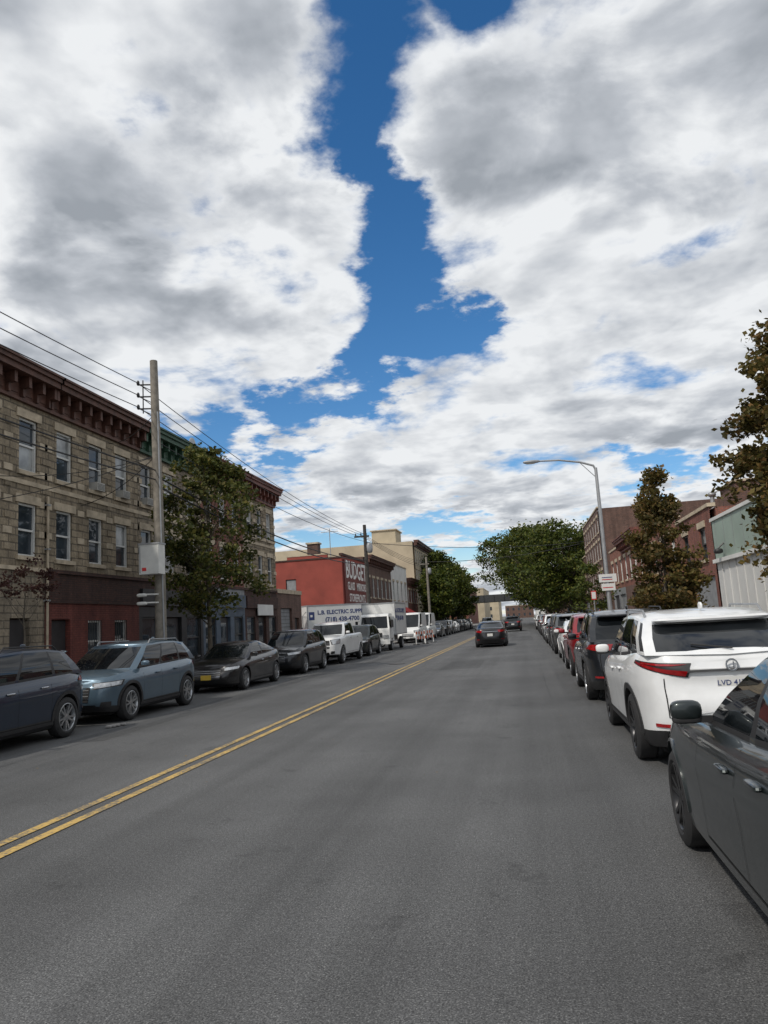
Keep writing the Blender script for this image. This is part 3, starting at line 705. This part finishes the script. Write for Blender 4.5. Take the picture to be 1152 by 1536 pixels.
for (x0, x1, y, h, m_) in ((-60, -14, 190, 9, RED), (6, 60, 185, 8, BRN2), (-60, -13, 250, 11, TANST), (6, 50, 260, 12, WHT), (-16, -11, 330, 8, TANST), (5, 20, 340, 8, WHT), (-10.8, 4.8, 430, 7, BRN2)):
    mb = MB(); mb.box(x0, x1, y, y+40, 0, h, m_); mb.box(x0-.1, x1+.1, y-.1, y+40.1, h, h+.3, STONE)
    for i in range(int((x1-x0)/3)):
        for z in (1.2, 4.4, 7.2):
            if z+1.6 < h: mb.box(x0+1+i*3, x0+2+i*3, y-.04, y-.005, z, z+1.5, GL)
    mb.build('distant_building')

# ------------------------------------------------------------------ trees
def tree(name, x, y, H, z0, rx, leaf, mat, nc=55, per=130, tr=.11, cone=.0, cr=.5, ox=0, oy=0, seed=1, ry=None):
    q = random.Random(seed); mb = MB(); ry = ry or rx
    path = []; k = 7
    for i in range(k+1):
        t = i/k; path.append(Vector((x+ox*t*.7+q.uniform(-.06, .06)*rx*t, y+oy*t*.7+q.uniform(-.06, .06)*rx*t, .1+t*(H*.86))))
    mb.tube(path, [tr*(1.25 if i == 0 else 1)*(1-.85*i/k) for i in range(k+1)], 9, BARK)
    cl = []
    for i in range(nc):
        t = q.random()**(1.25 if cone else .9); z = z0+(H-z0)*t
        prof = math.sin(math.pi*min(1, (t*.82+.14)))**.7 if not cone else (1-t)**.6*min(1, .55+t*2.2)
        an = q.uniform(0, 2*math.pi); rr = math.sqrt(q.uniform(.08, 1))*prof*q.uniform(.7, 1.2)
        c = Vector((x+ox*t+rx*rr*math.cos(an), y+oy*t+ry*rr*math.sin(an), z)); cl.append(c)
        if i % 2 == 0:
            zb = max(1.2, min(z-.25*rx-.1, H*.8)*q.uniform(.7, .95)); tt = min(1, zb/(H*.86)); j = min(k-1, int(tt*k)); bp = path[j].lerp(path[j+1], tt*k-j)
            mdp = bp.lerp(c, .5)+Vector((0, 0, -.06*rx)); mb.tube([bp, mdp, c], [tr*.35*(1-.6*tt), tr*.2*(1-.5*tt), tr*.06], 5, BARK, False)
    vs = []; fs = []
    for c in cl:
        s = cr*q.uniform(.5, 1.3); fl = q.uniform(.55, .9)
        for _ in range(int(per*q.uniform(.5, 1.2))):
            d = Vector((q.gauss(0, 1), q.gauss(0, 1), q.gauss(0, 1)*fl)).normalized()*s*q.random()**.45
            if q.random() < .08: d *= 1.5
            p = c+Vector((d.x, d.y, d.z*fl)); a = Vector((q.gauss(0, 1), q.gauss(0, 1), q.gauss(0, .6))).normalized()
            b = a.cross(Vector((q.gauss(0, 1), q.gauss(0, 1), q.gauss(0, 1)))).normalized(); l = leaf*q.uniform(.6, 1.3)
            kx = len(vs); vs += [p-a*l*.5, p+b*l*.36, p+a*l*.5, p-b*l*.36]; fs.append((kx, kx+1, kx+2, kx+3))
    mb.mesh(vs, fs, mat)
    return mb.build(name)
tree('street_tree', -11.3, 25.8, 8.6, 2.3, 2.05, .15, LEAF_L, 110, 145, .10, 0, .52, seed=3)
tree('street_tree', 4.25, 23.8, 5.75, 1.5, 1.4, .12, LEAF_R, 130, 135, .07, 1, .35, seed=5)
tree('street_tree', 5.15, 13.9, 6.5, 1.9, 1.4, .11, LEAF_R, 150, 160, .07, 0, .35, seed=8)
tree('street_tree', -11.6, 15.9, 3.7, 2.8, .75, .08, LEAF_P, 16, 70, .04, 0, .22, seed=9)
tree('small_tree', 5.0, 60, 5.2, 1.5, 1.6, .2, LEAF_F, 30, 90, .08, 0, .6, seed=21)
for i, (x, y, H, rx, ox) in enumerate([(6.0, 98, 13.2, 5.4, -.8), (5.0, 112, 14.2, 7.0, -3.8), (5.2, 126, 14.8, 7.8, -8.0), (11, 106, 13.4, 5.5, 0), (6, 142, 13, 6.5, -8), (14, 120, 13, 6, 0)]):
    tree('large_tree', x, y, H, 2.8, rx, .38, LEAF_F, 160, 120, .35, 0, 1.45, ox=ox, seed=40+i)
for i, (x, y, H, rx) in enumerate([(-12.5, 112, 11.5, 4.0), (-11.8, 124, 11, 4.5), (-12, 138, 10.5, 4.5), (-20, 146, 11, 6), (-11.5, 100, 8, 2.2)]):
    tree('large_tree', x, y, H, 2.4, rx, .38, LEAF_F, 100, 105, .28, 0, 1.2, seed=60+i)
mb = MB(); q = random.Random(5); vs = []; fs = []
for i in range(170):
    cx = q.choice((-1, 1))*q.uniform(12, 130)-3; cy = q.uniform(158, 182); cz = q.uniform(1.5, 9)
    for _ in range(60):
        p = Vector((cx+q.gauss(0, 1.6), cy+q.gauss(0, 1.6), cz+q.gauss(0, 1.1))); a = Vector((q.gauss(0, 1), q.gauss(0, 1), q.gauss(0, 1))).normalized(); b = a.orthogonal().normalized()
        k = len(vs); vs += [p-a*.4, p+b*.3, p+a*.4, p-b*.3]; fs.append((k, k+1, k+2, k+3))
mb.mesh(vs, fs, LEAF_F); mb.build('distant_trees')
mb = MB(); vs = []; fs = []; q = random.Random(15)
for i in range(1500):
    if i % 3: p = Vector((-10.4+abs(q.gauss(0, .5)), q.uniform(9, 45), .008))
    elif i % 2: p = Vector((q.uniform(-14, -10.6), q.uniform(9, 45), .140))
    else: p = Vector((3.2-abs(q.gauss(0, .5)), q.uniform(4, 40), .009)) if q.random() < .8 else Vector((q.uniform(-9, 1), q.uniform(8, 40), .010))
    t = q.uniform(0, 6.3); l = q.uniform(.02, .045); a = Vector((math.cos(t), math.sin(t), q.uniform(0, .2)))*l; b = Vector((-math.sin(t), math.cos(t), q.uniform(0, .2)))*l*.6
    k = len(vs); vs += [p-a*.2, p+b, p+a, p-b*.3+Vector((0, 0, .004))]; fs.append((k, k+1, k+2, k+3))
mb.mesh(vs, fs, leafm('fallen_leaves', [(.2, .12, .05), (.14, .09, .04), (.25, .18, .08)])); mb.build('leaf_litter')

# ------------------------------------------------------------------ utility poles, wires, lamp
def sag(a, b, s, n=14):
    a = Vector(a); b = Vector(b); return [a.lerp(b, i/n)-Vector((0, 0, s*4*(i/n)*(1-i/n))) for i in range(n+1)]
mb = MB(); px, py = -11.0, 21.5
mb.tube([(px+.0, py, .1), (px-.02, py, 5), (px-.12, py, 10.55)], [.18, .155, .12], 12, WOOD)
for z in (9.75, 9.35, 8.95):
    mb.tube([(px-.1, py, z), (px-.62, py-.1, z+.02)], .025, 6, WIRE); mb.sup((px-.62, py-.1, z+.08), (.05, .05, .09), BLK, 1); mb.tube([(px-.1, py, z-.25), (px-.55, py-.1, z)], .015, 5, WIRE)
mb.tube([(px-.45, py-.1, 8.8), (px-.45, py-.1, 9.9)], .02, 5, WIRE)
mb.tube([(px+.16, py-.1, .2), (px+.05, py-.12, 8.8)], .025, 6, GALV)
bx = px+.24
mb.box(bx-.62, bx+.02, py-.62, py-.2, 3.6, 4.5, BOXW); mb.box(bx-.64, bx+.04, py-.64, py-.18, 4.5, 4.55, GALV); mb.box(bx-.52, bx-.38, py-.625, py-.621, 3.7, 3.8, SIGR); mb.box(bx-.6, bx-.57, py-.628, py-.621, 3.65, 4.45, GALV)
for z in (3.0, 2.75):
    mb.tube([(px, py-.15, z), (px-.3, py-.5, z)], .025, 6, BOXW); mb.sup((px-.35, py-.52, z-.02), (.16, .07, .055), BOXW, .6)
mb.build('utility_pole')
def pole(x, y, h, mat, arms=True):
    mb = MB(); mb.tube([(x, y, .1), (x, y, h)], [.17, .12], 10, mat)
    if arms: mb.box(x-.8, x+.3, y-.05, y+.05, h-.9, h-.78, mat)
    for i in range(3): mb.sup((x-.7+i*.4, y, h-.68), (.05, .05, .1), BLK, 1)
    mb.sup((x+.3, y, h-1.7), (.22, .22, .4), GALV, .7); mb.build('utility_pole')
pole(-11, 53, 8.9, WOODD); pole(-11, 88, 9.2, WOOD); pole(-11, -12, 10.5, WOOD)
mb = MB()
for z, dx in ((9.83, -.62), (9.43, -.62), (9.03, -.62)):
    mb.tube(sag((px+dx, py-.1, z), (-11.5, -12, z+.1), .5), .014, 5, WIRE, False)
for i, (z, dx) in enumerate(((9.83, -.62), (9.43, -.62), (9.03, -.62), (7.9, -.1))):
    mb.tube(sag((px+dx, py-.1, z), (-11.2+.2*i, 53, 8.3-.25*i), .5), .014, 5, WIRE, False)
    mb.tube(sag((-11.2+.2*i, 53, 8.3-.25*i), (-11.2+.2*i, 88, 8.6-.25*i), .4), .016, 5, WIRE, False)
for z, s in ((6.9, .35), (6.6, .45)): mb.tube(sag((px-.05, py-.15, z), (-11.1, -12, z+.2), s), .022, 5, WIRE, False)
mb.tube(sag((px-.05, py+.15, 6.7), (-11, 53, 6.3), .6), .03, 5, WIRE, False); mb.tube(sag((px-.05, py+.15, 6.4), (-11, 53, 6.0), .6), .03, 5, WIRE, False)
for yy, zz in ((24.7, 8.9), (22.9, 6.3), (18.2, 6.5), (28.6, 6.4), (16, 5.2)): mb.tube(sag((px-.1, py, 8.8 if zz > 8 else 7.4), (XL, yy, zz), .25), .012, 5, WIRE, False)
mb.tube(sag((-11, 53, 7.6), (6.5, 70, 8), .5), .02, 4, WIRE, False); mb.tube(sag((-11, 88, 8.6), (6.5, 84, 9), .5), .03, 4, WIRE, False)
mb.build('overhead_wires')
mb = MB(); lx, ly = 4.0, 37.2
mb.tube([(lx, ly, .13), (lx, ly, .5), (lx, ly, .52), (lx, ly, 8.6)], [.2, .2, .12, .075], 10, GALV)
mb.tube([(lx, ly, 8.5), (lx-.1, ly, 8.72), (lx-.7, ly, 8.95), (lx-1.7, ly, 9.15), (lx-2.7, ly, 9.2)], [.06, .055, .05, .045, .04], 8, GALV)
mb.tube([(lx, ly, 8.1), (lx-.7, ly, 8.9)], .02, 5, GALV)
mb.sup((lx-3.05, ly, 9.2), (.42, .16, .075), GALV, .7); mb.sup((lx-3.1, ly, 9.13), (.25, .12, .04), BOXW, .8)
mb.build('street_lamp')
mb = MB(); mb.box(lx-.40, lx+.42, ly-.16, ly-.14, 3.0, 3.38, PLW); mb.box(lx-.30, lx+.32, ly-.16, ly-.14, 2.6, 2.93, PLW)
for z in (3.1, 3.2, 2.72): mb.box(lx-.26, lx+.22, ly-.165, ly-.161, z, z+.04, INK if z > 3.15 else SIGR)
mb.box(lx-.03, lx+.03, ly-.14, ly-.09, 2.6, 3.35, GALV); mb.build('parking_sign')
mb = MB(); mb.tube([(3.9, 44, .13), (3.9, 44, 2.9)], .03, 6, GALV); mb.box(3.76, 4.04, 43.95, 43.965, 2.3, 2.8, SIGR); mb.box(3.79, 4.01, 43.94, 43.949, 2.36, 2.74, PLW); mb.build('parking_sign')

# ------------------------------------------------------------------ vehicles
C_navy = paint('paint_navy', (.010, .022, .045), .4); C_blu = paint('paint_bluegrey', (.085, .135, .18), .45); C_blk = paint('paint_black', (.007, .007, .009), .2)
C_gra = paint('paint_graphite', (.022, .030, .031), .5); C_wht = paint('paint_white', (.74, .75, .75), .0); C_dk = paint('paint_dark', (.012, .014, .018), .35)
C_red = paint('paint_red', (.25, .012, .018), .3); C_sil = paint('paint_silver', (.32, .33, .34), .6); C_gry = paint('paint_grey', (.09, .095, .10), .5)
def V(S, **k): d = dict(S); d.update(k); return d
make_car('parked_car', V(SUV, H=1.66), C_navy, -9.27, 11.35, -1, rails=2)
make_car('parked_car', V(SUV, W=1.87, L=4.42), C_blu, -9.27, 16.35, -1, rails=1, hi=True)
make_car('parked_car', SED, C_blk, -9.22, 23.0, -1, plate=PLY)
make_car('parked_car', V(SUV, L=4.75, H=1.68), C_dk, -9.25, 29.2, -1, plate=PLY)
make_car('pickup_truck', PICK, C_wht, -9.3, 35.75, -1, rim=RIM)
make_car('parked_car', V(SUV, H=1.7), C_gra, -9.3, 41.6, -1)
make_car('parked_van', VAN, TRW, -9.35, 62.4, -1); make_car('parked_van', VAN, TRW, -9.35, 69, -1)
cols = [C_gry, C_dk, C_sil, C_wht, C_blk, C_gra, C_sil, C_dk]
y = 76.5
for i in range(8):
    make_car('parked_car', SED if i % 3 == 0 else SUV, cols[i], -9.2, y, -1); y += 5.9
NX = V(SUV, L=4.64, W=1.88, H=1.66, fa=1.38, ra=-1.32, r=.37, tl=(.96, 1.13), pz=.90, wedge=True)
NX['zt'] = [(-2.33, 1.10), (-2.2, 1.20), (-1.6, 1.20), (-.6, 1.12), (.4, 1.07), (.9, 1.05), (1.4, 1.01), (1.9, .93), (2.2, .85), (2.33, .70)]
NX['cab'] = (1.35, .45, -1.52, -2.22); NX['cuts'] = [(0, .36, 'g'), (.36, .385, 'b'), (.385, .70, 'g'), (.70, .72, 'b'), (.72, .86, 'g'), (.86, .93, 'p'), (.93, 1, 'b')]
NX['Er'] = [(0, -.16), (.2, -.02), (.35, 0), (.55, -.02), (.75, -.10), (.88, -.05), (1, -.10)]
E, nf = make_car('parked_car', NX, C_wht, 2.02, 10.52, 1, rim=RIMD, hi=True, rails=1)
pq = nf['pt'](nf['m']-1, .90, 1)
text('plate_text', 'LVD 4172', .075, frame_mtx((pq.x-.021, 0, .892), (0, -1, 0), (-1, 0, 0)), INK, E)
ek = MB(); pe = nf['pt'](nf['m']-1, 1.07, 1); ek.lathe([(0, .045), (.012, .05), (.012, .062), (0, .066)], 20, CHR); ek.box(-.012, .035, .004, .012, -.03, -.016, CHR); ek.box(-.02, -.008, .004, .012, -.03, .035, CHR)
eo = ek.build('emblem', E, Matrix.Translation((pe.x-.03, 0, 1.07)) @ Matrix.Rotation(rad(90), 4, 'Z'))
IS = V(SED, L=4.68, W=1.86, r=.335, H=1.47)
IS['zt'] = [(a, b+.02) for a, b in SED['zt']]; IS['cab'] = (.92, -.02, -.95, -1.85)
make_car('parked_car', IS, C_gra, 1.87, 4.5, 1, rim=RIMD, hi=True)
make_car('parked_car', V(SUV, L=4.6, H=1.70), C_dk, 1.95, 16.65, 1, rails=2)
rc = [C_red, C_wht, C_gry, C_blk, C_sil, C_wht, C_red, C_dk, C_sil, C_gry, C_blk, C_wht]
y = 22.4
for i in range(12):
    make_car('parked_car', SUV if i % 3 != 1 else SED, rc[i], 1.98+R.uniform(-.06, .06), y, 1, rails=(i % 2)); y += 5.75
make_car('moving_car', V(SED, H=1.46), C_blk, -2.05, 45.2, 1)
make_car('moving_car', SUV, C_blk, -1.4, 84, 1); make_car('moving_car', SUV, C_sil, -6.0, 120, -1)

def box_truck(name, mtx, Lb=4.9, top=3.05, txt=True, cabH=2.3):
    E = empty(name, mtx); mb = MB(); hw = 1.08
    mb.box(-Lb, 0, -hw, hw, .95, top, TRW)
    for (a, b) in ((.93, 1.0), (top-.07, top+.02)):
        mb.box(-Lb-.015, .015, -hw-.015, hw+.015, a, b, GALV)
    for x in (-Lb, -.03):
        for s in (-1, 1): mb.box(x-.012, x+.05, s*hw-.02, s*hw+.02, 1.0, top-.07, GALV)
    mb.box(-Lb, 1.4, -.42, .42, .55, .9, BLK); mb.build('cargo_box', E)
    c = MB(); pr = [(.15, .6), (1.72, .6), (1.78, 1.25), (1.72, 1.4), (1.40, cabH-.12), (1.2, cabH), (.15, cabH)]
    n = len(pr); hwc = .98
    a = [(x, -hwc+(.10 if z > 1.5 else 0), z) for x, z in pr]; b = [(x, hwc-(.10 if z > 1.5 else 0), z) for x, z in pr]
    c.mesh(a+b, [tuple(range(n-1, -1, -1)), tuple(range(n, 2*n))]+[(i, (i+1) % n, n+(i+1) % n, n+i) for i in range(n)], TRW)
    c.hexa([(1.735, -.86, 1.42), (1.735, .86, 1.42), (1.72, .86, 1.42), (1.72, -.86, 1.42), (1.425, -.80, cabH-.17), (1.425, .80, cabH-.17), (1.40, .8, cabH-.17), (1.40, -.8, cabH-.17)], CGL)
    for s in (-1, 1):
        c.face([(1.62, s*.985, 1.42), (.55, s*.985, 1.42), (.55, s*.905, cabH-.2), (1.33, s*.905, cabH-.2)], CGL)
        c.box(1.76, 1.795, min(s*.55, s*.9), max(s*.55, s*.9), .78, .98, HL); c.box(1.5, 1.6, min(s*1.05, s*1.2), max(s*1.05, s*1.2), 1.45, 1.9, BLK); c.tube([(1.5, s*.95, 1.9), (1.55, s*1.12, 1.85)], .015, 5, BLK)
        c.box(.5, 1.3, min(s*.98, s*.986), max(s*.98, s*.986), .75, .76, DARK)
    c.box(1.765, 1.79, -.5, .5, .85, 1.12, BLK); c.box(1.7, 1.86, -.98, .98, .42, .66, TRW); c.box(1.862, 1.872, -.155, .155, .46, .6, PLY)
    c.build('cab', E)
    wd = wheel_data(.39, .24, GALV, ('t',))
    for xa in (.95, -Lb+1.3):
        for s in (-1, 1):
            w = bpy.data.objects.new('wheel', wd); scene.collection.objects.link(w); w.parent = E
            w.matrix_local = Matrix.Translation((xa, s*.86, .39)) @ Matrix.Rotation(0 if s > 0 else math.pi, 4, 'Z')
    if txt:
        for s in (-1, 1):
            rgt = (-s, 0, 0); nr = (0, s, 0); cx0 = -Lb*.44
            text('lettering', 'L.B. ELECTRIC SUPPLY', .385, frame_mtx((cx0, s*(hw+.003), top-.52), rgt, nr), INK, E, .012)
            text('lettering', '(718) 438-4700', .42, frame_mtx((cx0, s*(hw+.003), top-1.02), rgt, nr), INK, E, .012)
            lg = MB(); cx = -Lb+.33 if s < 0 else -.33
            lg.box(cx-.2, cx+.2, min(s*(hw+.001), s*(hw+.006)), max(s*(hw+.001), s*(hw+.006)), top-1.0, top-.45, INK); lg.box(cx-.1, cx+.06, min(s*(hw+.0065), s*(hw+.01)), max(s*(hw+.0065), s*(hw+.01)), top-.8, top-.65, INKW); lg.build('logo', E)
    return E
box_truck('box_truck', Matrix.Translation((-9.3, 47.7, 0)) @ Matrix.Rotation(rad(-90), 4, 'Z'), Lb=4.4, top=3.0, txt=True)
Bp = Vector((-10.9, 52.3, 0)); rdir = Vector((.78, .626, 0)); nd = Vector((.626, -.78, 0))
mt = Matrix.Translation(Bp-nd*1.08) @ Matrix.Rotation(math.atan2(rdir.y, rdir.x), 4, 'Z')
box_truck('box_truck', mt, Lb=4.7, top=3.2)

for i, (bx, by) in enumerate(((-7.7, 55.2), (-7.5, 58.4))):
    mb = MB()
    for x in (-.55, .55):
        mb.box(x-.03, x+.03, -.03, .03, .0, 1.0, INKW); mb.box(x-.04, x+.04, -.28, .28, .0, .05, BLK)
    for z in (.85, .5):
        for k in range(8): mb.box(-.6+k*.15, -.45+k*.15, -.045, -.031, z-.1, z+.1, ORG if k % 2 == (int(z*10) % 2) else INKW)
    mb.build('construction_barrier', None, Matrix.Translation((bx, by, 0)) @ Matrix.Rotation(rad(60), 4, 'Z'))
mb = MB()
for i in range(4): mb.sup((-8.2+R.uniform(-.25, .2), 13.9+R.uniform(-.2, .2), .03), (.07, .05, .03), KERB, .8, 8, 5)
mb.build('rubble')

# ------------------------------------------------------------------ sky
w = bpy.data.worlds.new('World'); scene.world = w; w.use_nodes = True; nt = w.node_tree; N = nt.nodes; Lk = nt.links
N.clear()
el, az = rad(47), rad(35)
SD = Vector((-math.sin(az)*math.cos(el), -math.cos(az)*math.cos(el), math.sin(el)))
def M(op, a, b=None, c=None, clamp=False):
    n = N.new('ShaderNodeMath'); n.operation = op; n.use_clamp = clamp
    for i, v in enumerate((a, b, c)):
        if v is None: continue
        if isinstance(v, bpy.types.NodeSocket): Lk.new(v, n.inputs[i])
        else: n.inputs[i].default_value = v
    return n.outputs[0]
def sstep(x, a, b, lo=0., hi=1.):
    n = N.new('ShaderNodeMapRange'); n.interpolation_type = 'SMOOTHSTEP'; Lk.new(x, n.inputs[0])
    for i, v in enumerate((a, b, lo, hi)): n.inputs[i+1].default_value = v
    return n.outputs[0]
T = N.new('ShaderNodeTexCoord'); S = N.new('ShaderNodeSeparateXYZ'); Lk.new(T.outputs['Generated'], S.inputs[0])
X, Y, Z = S.outputs
Zc = M('MAXIMUM', Z, 0.0); zz = M('ADD', Zc, .15)
PX, PY = M('DIVIDE', X, zz), M('DIVIDE', Y, zz)
def comb(a, b, c=0.):
    n = N.new('ShaderNodeCombineXYZ')
    for i, v in enumerate((a, b, c)):
        if isinstance(v, bpy.types.NodeSocket): Lk.new(v, n.inputs[i])
        else: n.inputs[i].default_value = v
    return n.outputs[0]
def nz(vec, scale, det, ro, dist=0., out='Fac'):
    n = N.new('ShaderNodeTexNoise'); Lk.new(vec, n.inputs['Vector']); n.inputs['Scale'].default_value = scale; n.inputs['Detail'].default_value = det
    n.inputs['Roughness'].default_value = ro; n.inputs['Distortion'].default_value = dist; return n.outputs[out]
P = comb(PX, PY, 3.7)
Yc = M('MAXIMUM', Y, .08); qx0, qz0 = M('DIVIDE', X, Yc), M('DIVIDE', Z, Yc)
wc = nz(P, 3.6, 8, .62, 0, 'Color'); sw = N.new('ShaderNodeSeparateColor'); Lk.new(wc, sw.inputs[0])
qx = M('ADD', qx0, M('MULTIPLY', M('SUBTRACT', sw.outputs[0], .5), .27)); qz = M('ADD', qz0, M('MULTIPLY', M('SUBTRACT', sw.outputs[1], .5), .22))
def seg(x1, z1, x2, z2, r, amp=1.):
    dx, dz = x2-x1, z2-z1; l2 = dx*dx+dz*dz+1e-6
    ax, az_ = M('SUBTRACT', qx, x1), M('SUBTRACT', qz, z1)
    h = M('ADD', M('MULTIPLY', ax, dx/l2), M('MULTIPLY', az_, dz/l2), clamp=True)
    ex = M('SUBTRACT', ax, M('MULTIPLY', h, dx)); ez = M('SUBTRACT', az_, M('MULTIPLY', h, dz))
    d2 = M('ADD', M('MULTIPLY', ex, ex), M('MULTIPLY', ez, ez))
    return M('MULTIPLY', M('EXPONENT', M('MULTIPLY', d2, -1/(r*r))), amp)
segs = [seg(-.17, 1.08, -.21, .76, .10, .95), seg(-.20, .76, -.14, .60, .05), seg(-.14, .60, -.15, .42, .05), seg(-.17, .41, -.055, .39, .035, .9), seg(-.16, .42, -.21, .33, .045),
        seg(-.21, .325, -.33, .285, .04), seg(-.36, .86, -.27, .72, .09, .34), seg(-.42, .56, -.32, .46, .07, .30), seg(-.62, .98, -.52, .84, .07, .26), seg(-.05, 1.08, .02, .92, .07, .75),
        seg(-.13, .12, -.05, .10, .03, .7), seg(-.36, .16, -.26, .125, .035, .65), seg(.16, .2, .24, .17, .03, .65), seg(-.5, .31, -.42, .29, .03, .6)]
gap = segs[0]
for s_ in segs[1:]: gap = M('MAXIMUM', gap, s_)
# denser cloud bank toward upper left
bank = seg(-.62, .72, -.46, .70, .12, .13)
n1 = nz(P, 2.9, 9, .56, .25)
ns = nz(P, 3.2, 4, .52, .2)
off = comb(M('ADD', PX, .06), M('ADD', PY, .085), 3.7)
nsb = nz(off, 3.2, 4, .52, .2)
bil = nz(P, 8.5, 6, .55, .2)
n2 = nz(P, 1.25, 4, .5)
billow = M('MULTIPLY', M('ABSOLUTE', M('SUBTRACT', bil, .5)), 2.)
D0 = M('ADD', M('ADD', M('ADD', n1, .135), bank), M('MULTIPLY', billow, .12))
Dn = M('SUBTRACT', D0, M('MULTIPLY', gap, .38))
alpha = sstep(Dn, .42, .62)
thick = sstep(Dn, .56, .80); low = sstep(n2, .40, .62)
rel = M('MULTIPLY', M('SUBTRACT', ns, nsb), 1.15)
shade = M('SUBTRACT', .89, M('MULTIPLY', thick, M('ADD', M('MULTIPLY', low, .29), .08)))
shade = M('ADD', M('SUBTRACT', shade, rel), M('MULTIPLY', billow, .22))
shade = M('MINIMUM', M('MAXIMUM', shade, .43), .95)
cr = N.new('ShaderNodeValToRGB'); e = cr.color_ramp.elements; e[0].position = .38; e[0].color = (.29, .32, .36, 1); e[1].position = .95; e[1].color = (.85, .87, .89, 1)
m_ = e.new(.66); m_.color = (.51, .54, .585, 1)
Lk.new(shade, cr.inputs[0])
sky = N.new('ShaderNodeTexSky'); sky.sky_type = 'NISHITA'; sky.sun_disc = False; sky.sun_elevation = el; sky.sun_rotation = math.atan2(SD.x, SD.y); sky.ozone_density = 3.5; sky.dust_density = .2; sky.air_density = 1.
hs = N.new('ShaderNodeHueSaturation'); hs.inputs['Saturation'].default_value = 1.27; Lk.new(sky.outputs[0], hs.inputs['Color'])
b1 = N.new('ShaderNodeBackground'); b1.inputs[1].default_value = .12; Lk.new(hs.outputs[0], b1.inputs[0])
b2 = N.new('ShaderNodeBackground'); b2.inputs[1].default_value = 1.; Lk.new(cr.outputs[0], b2.inputs[0])
hz = sstep(Z, .0, .10, .45, 0.)
al2 = M('MAXIMUM', alpha, hz)
mx = N.new('ShaderNodeMixShader'); Lk.new(al2, mx.inputs[0]); Lk.new(b1.outputs[0], mx.inputs[1]); Lk.new(b2.outputs[0], mx.inputs[2])
o = N.new('ShaderNodeOutputWorld'); Lk.new(mx.outputs[0], o.inputs[0])

sun = bpy.data.lights.new('sun', 'SUN'); sun.energy = 2.6; sun.angle = rad(2.0); sun.color = (1, .93, .84)
so = bpy.data.objects.new('sun', sun); scene.collection.objects.link(so); so.rotation_euler = SD.to_track_quat('Z', 'Y').to_euler()

cam = bpy.data.cameras.new('camera'); co = bpy.data.objects.new('camera', cam); scene.collection.objects.link(co)
cam.sensor_fit = 'VERTICAL'; cam.sensor_height = 36; cam.lens = 36*1118/1536; cam.clip_start = .05; cam.clip_end = 6000
co.matrix_world = Matrix.Translation((0, 0, 1.7)) @ Matrix.Rotation(rad(10.14), 4, 'Z') @ Matrix.Rotation(rad(98.476), 4, 'X') @ Matrix.Rotation(rad(-3.5), 4, 'Z')
scene.camera = co
scene.view_settings.view_transform = 'Standard'; scene.view_settings.look = 'None'; scene.view_settings.exposure = 0
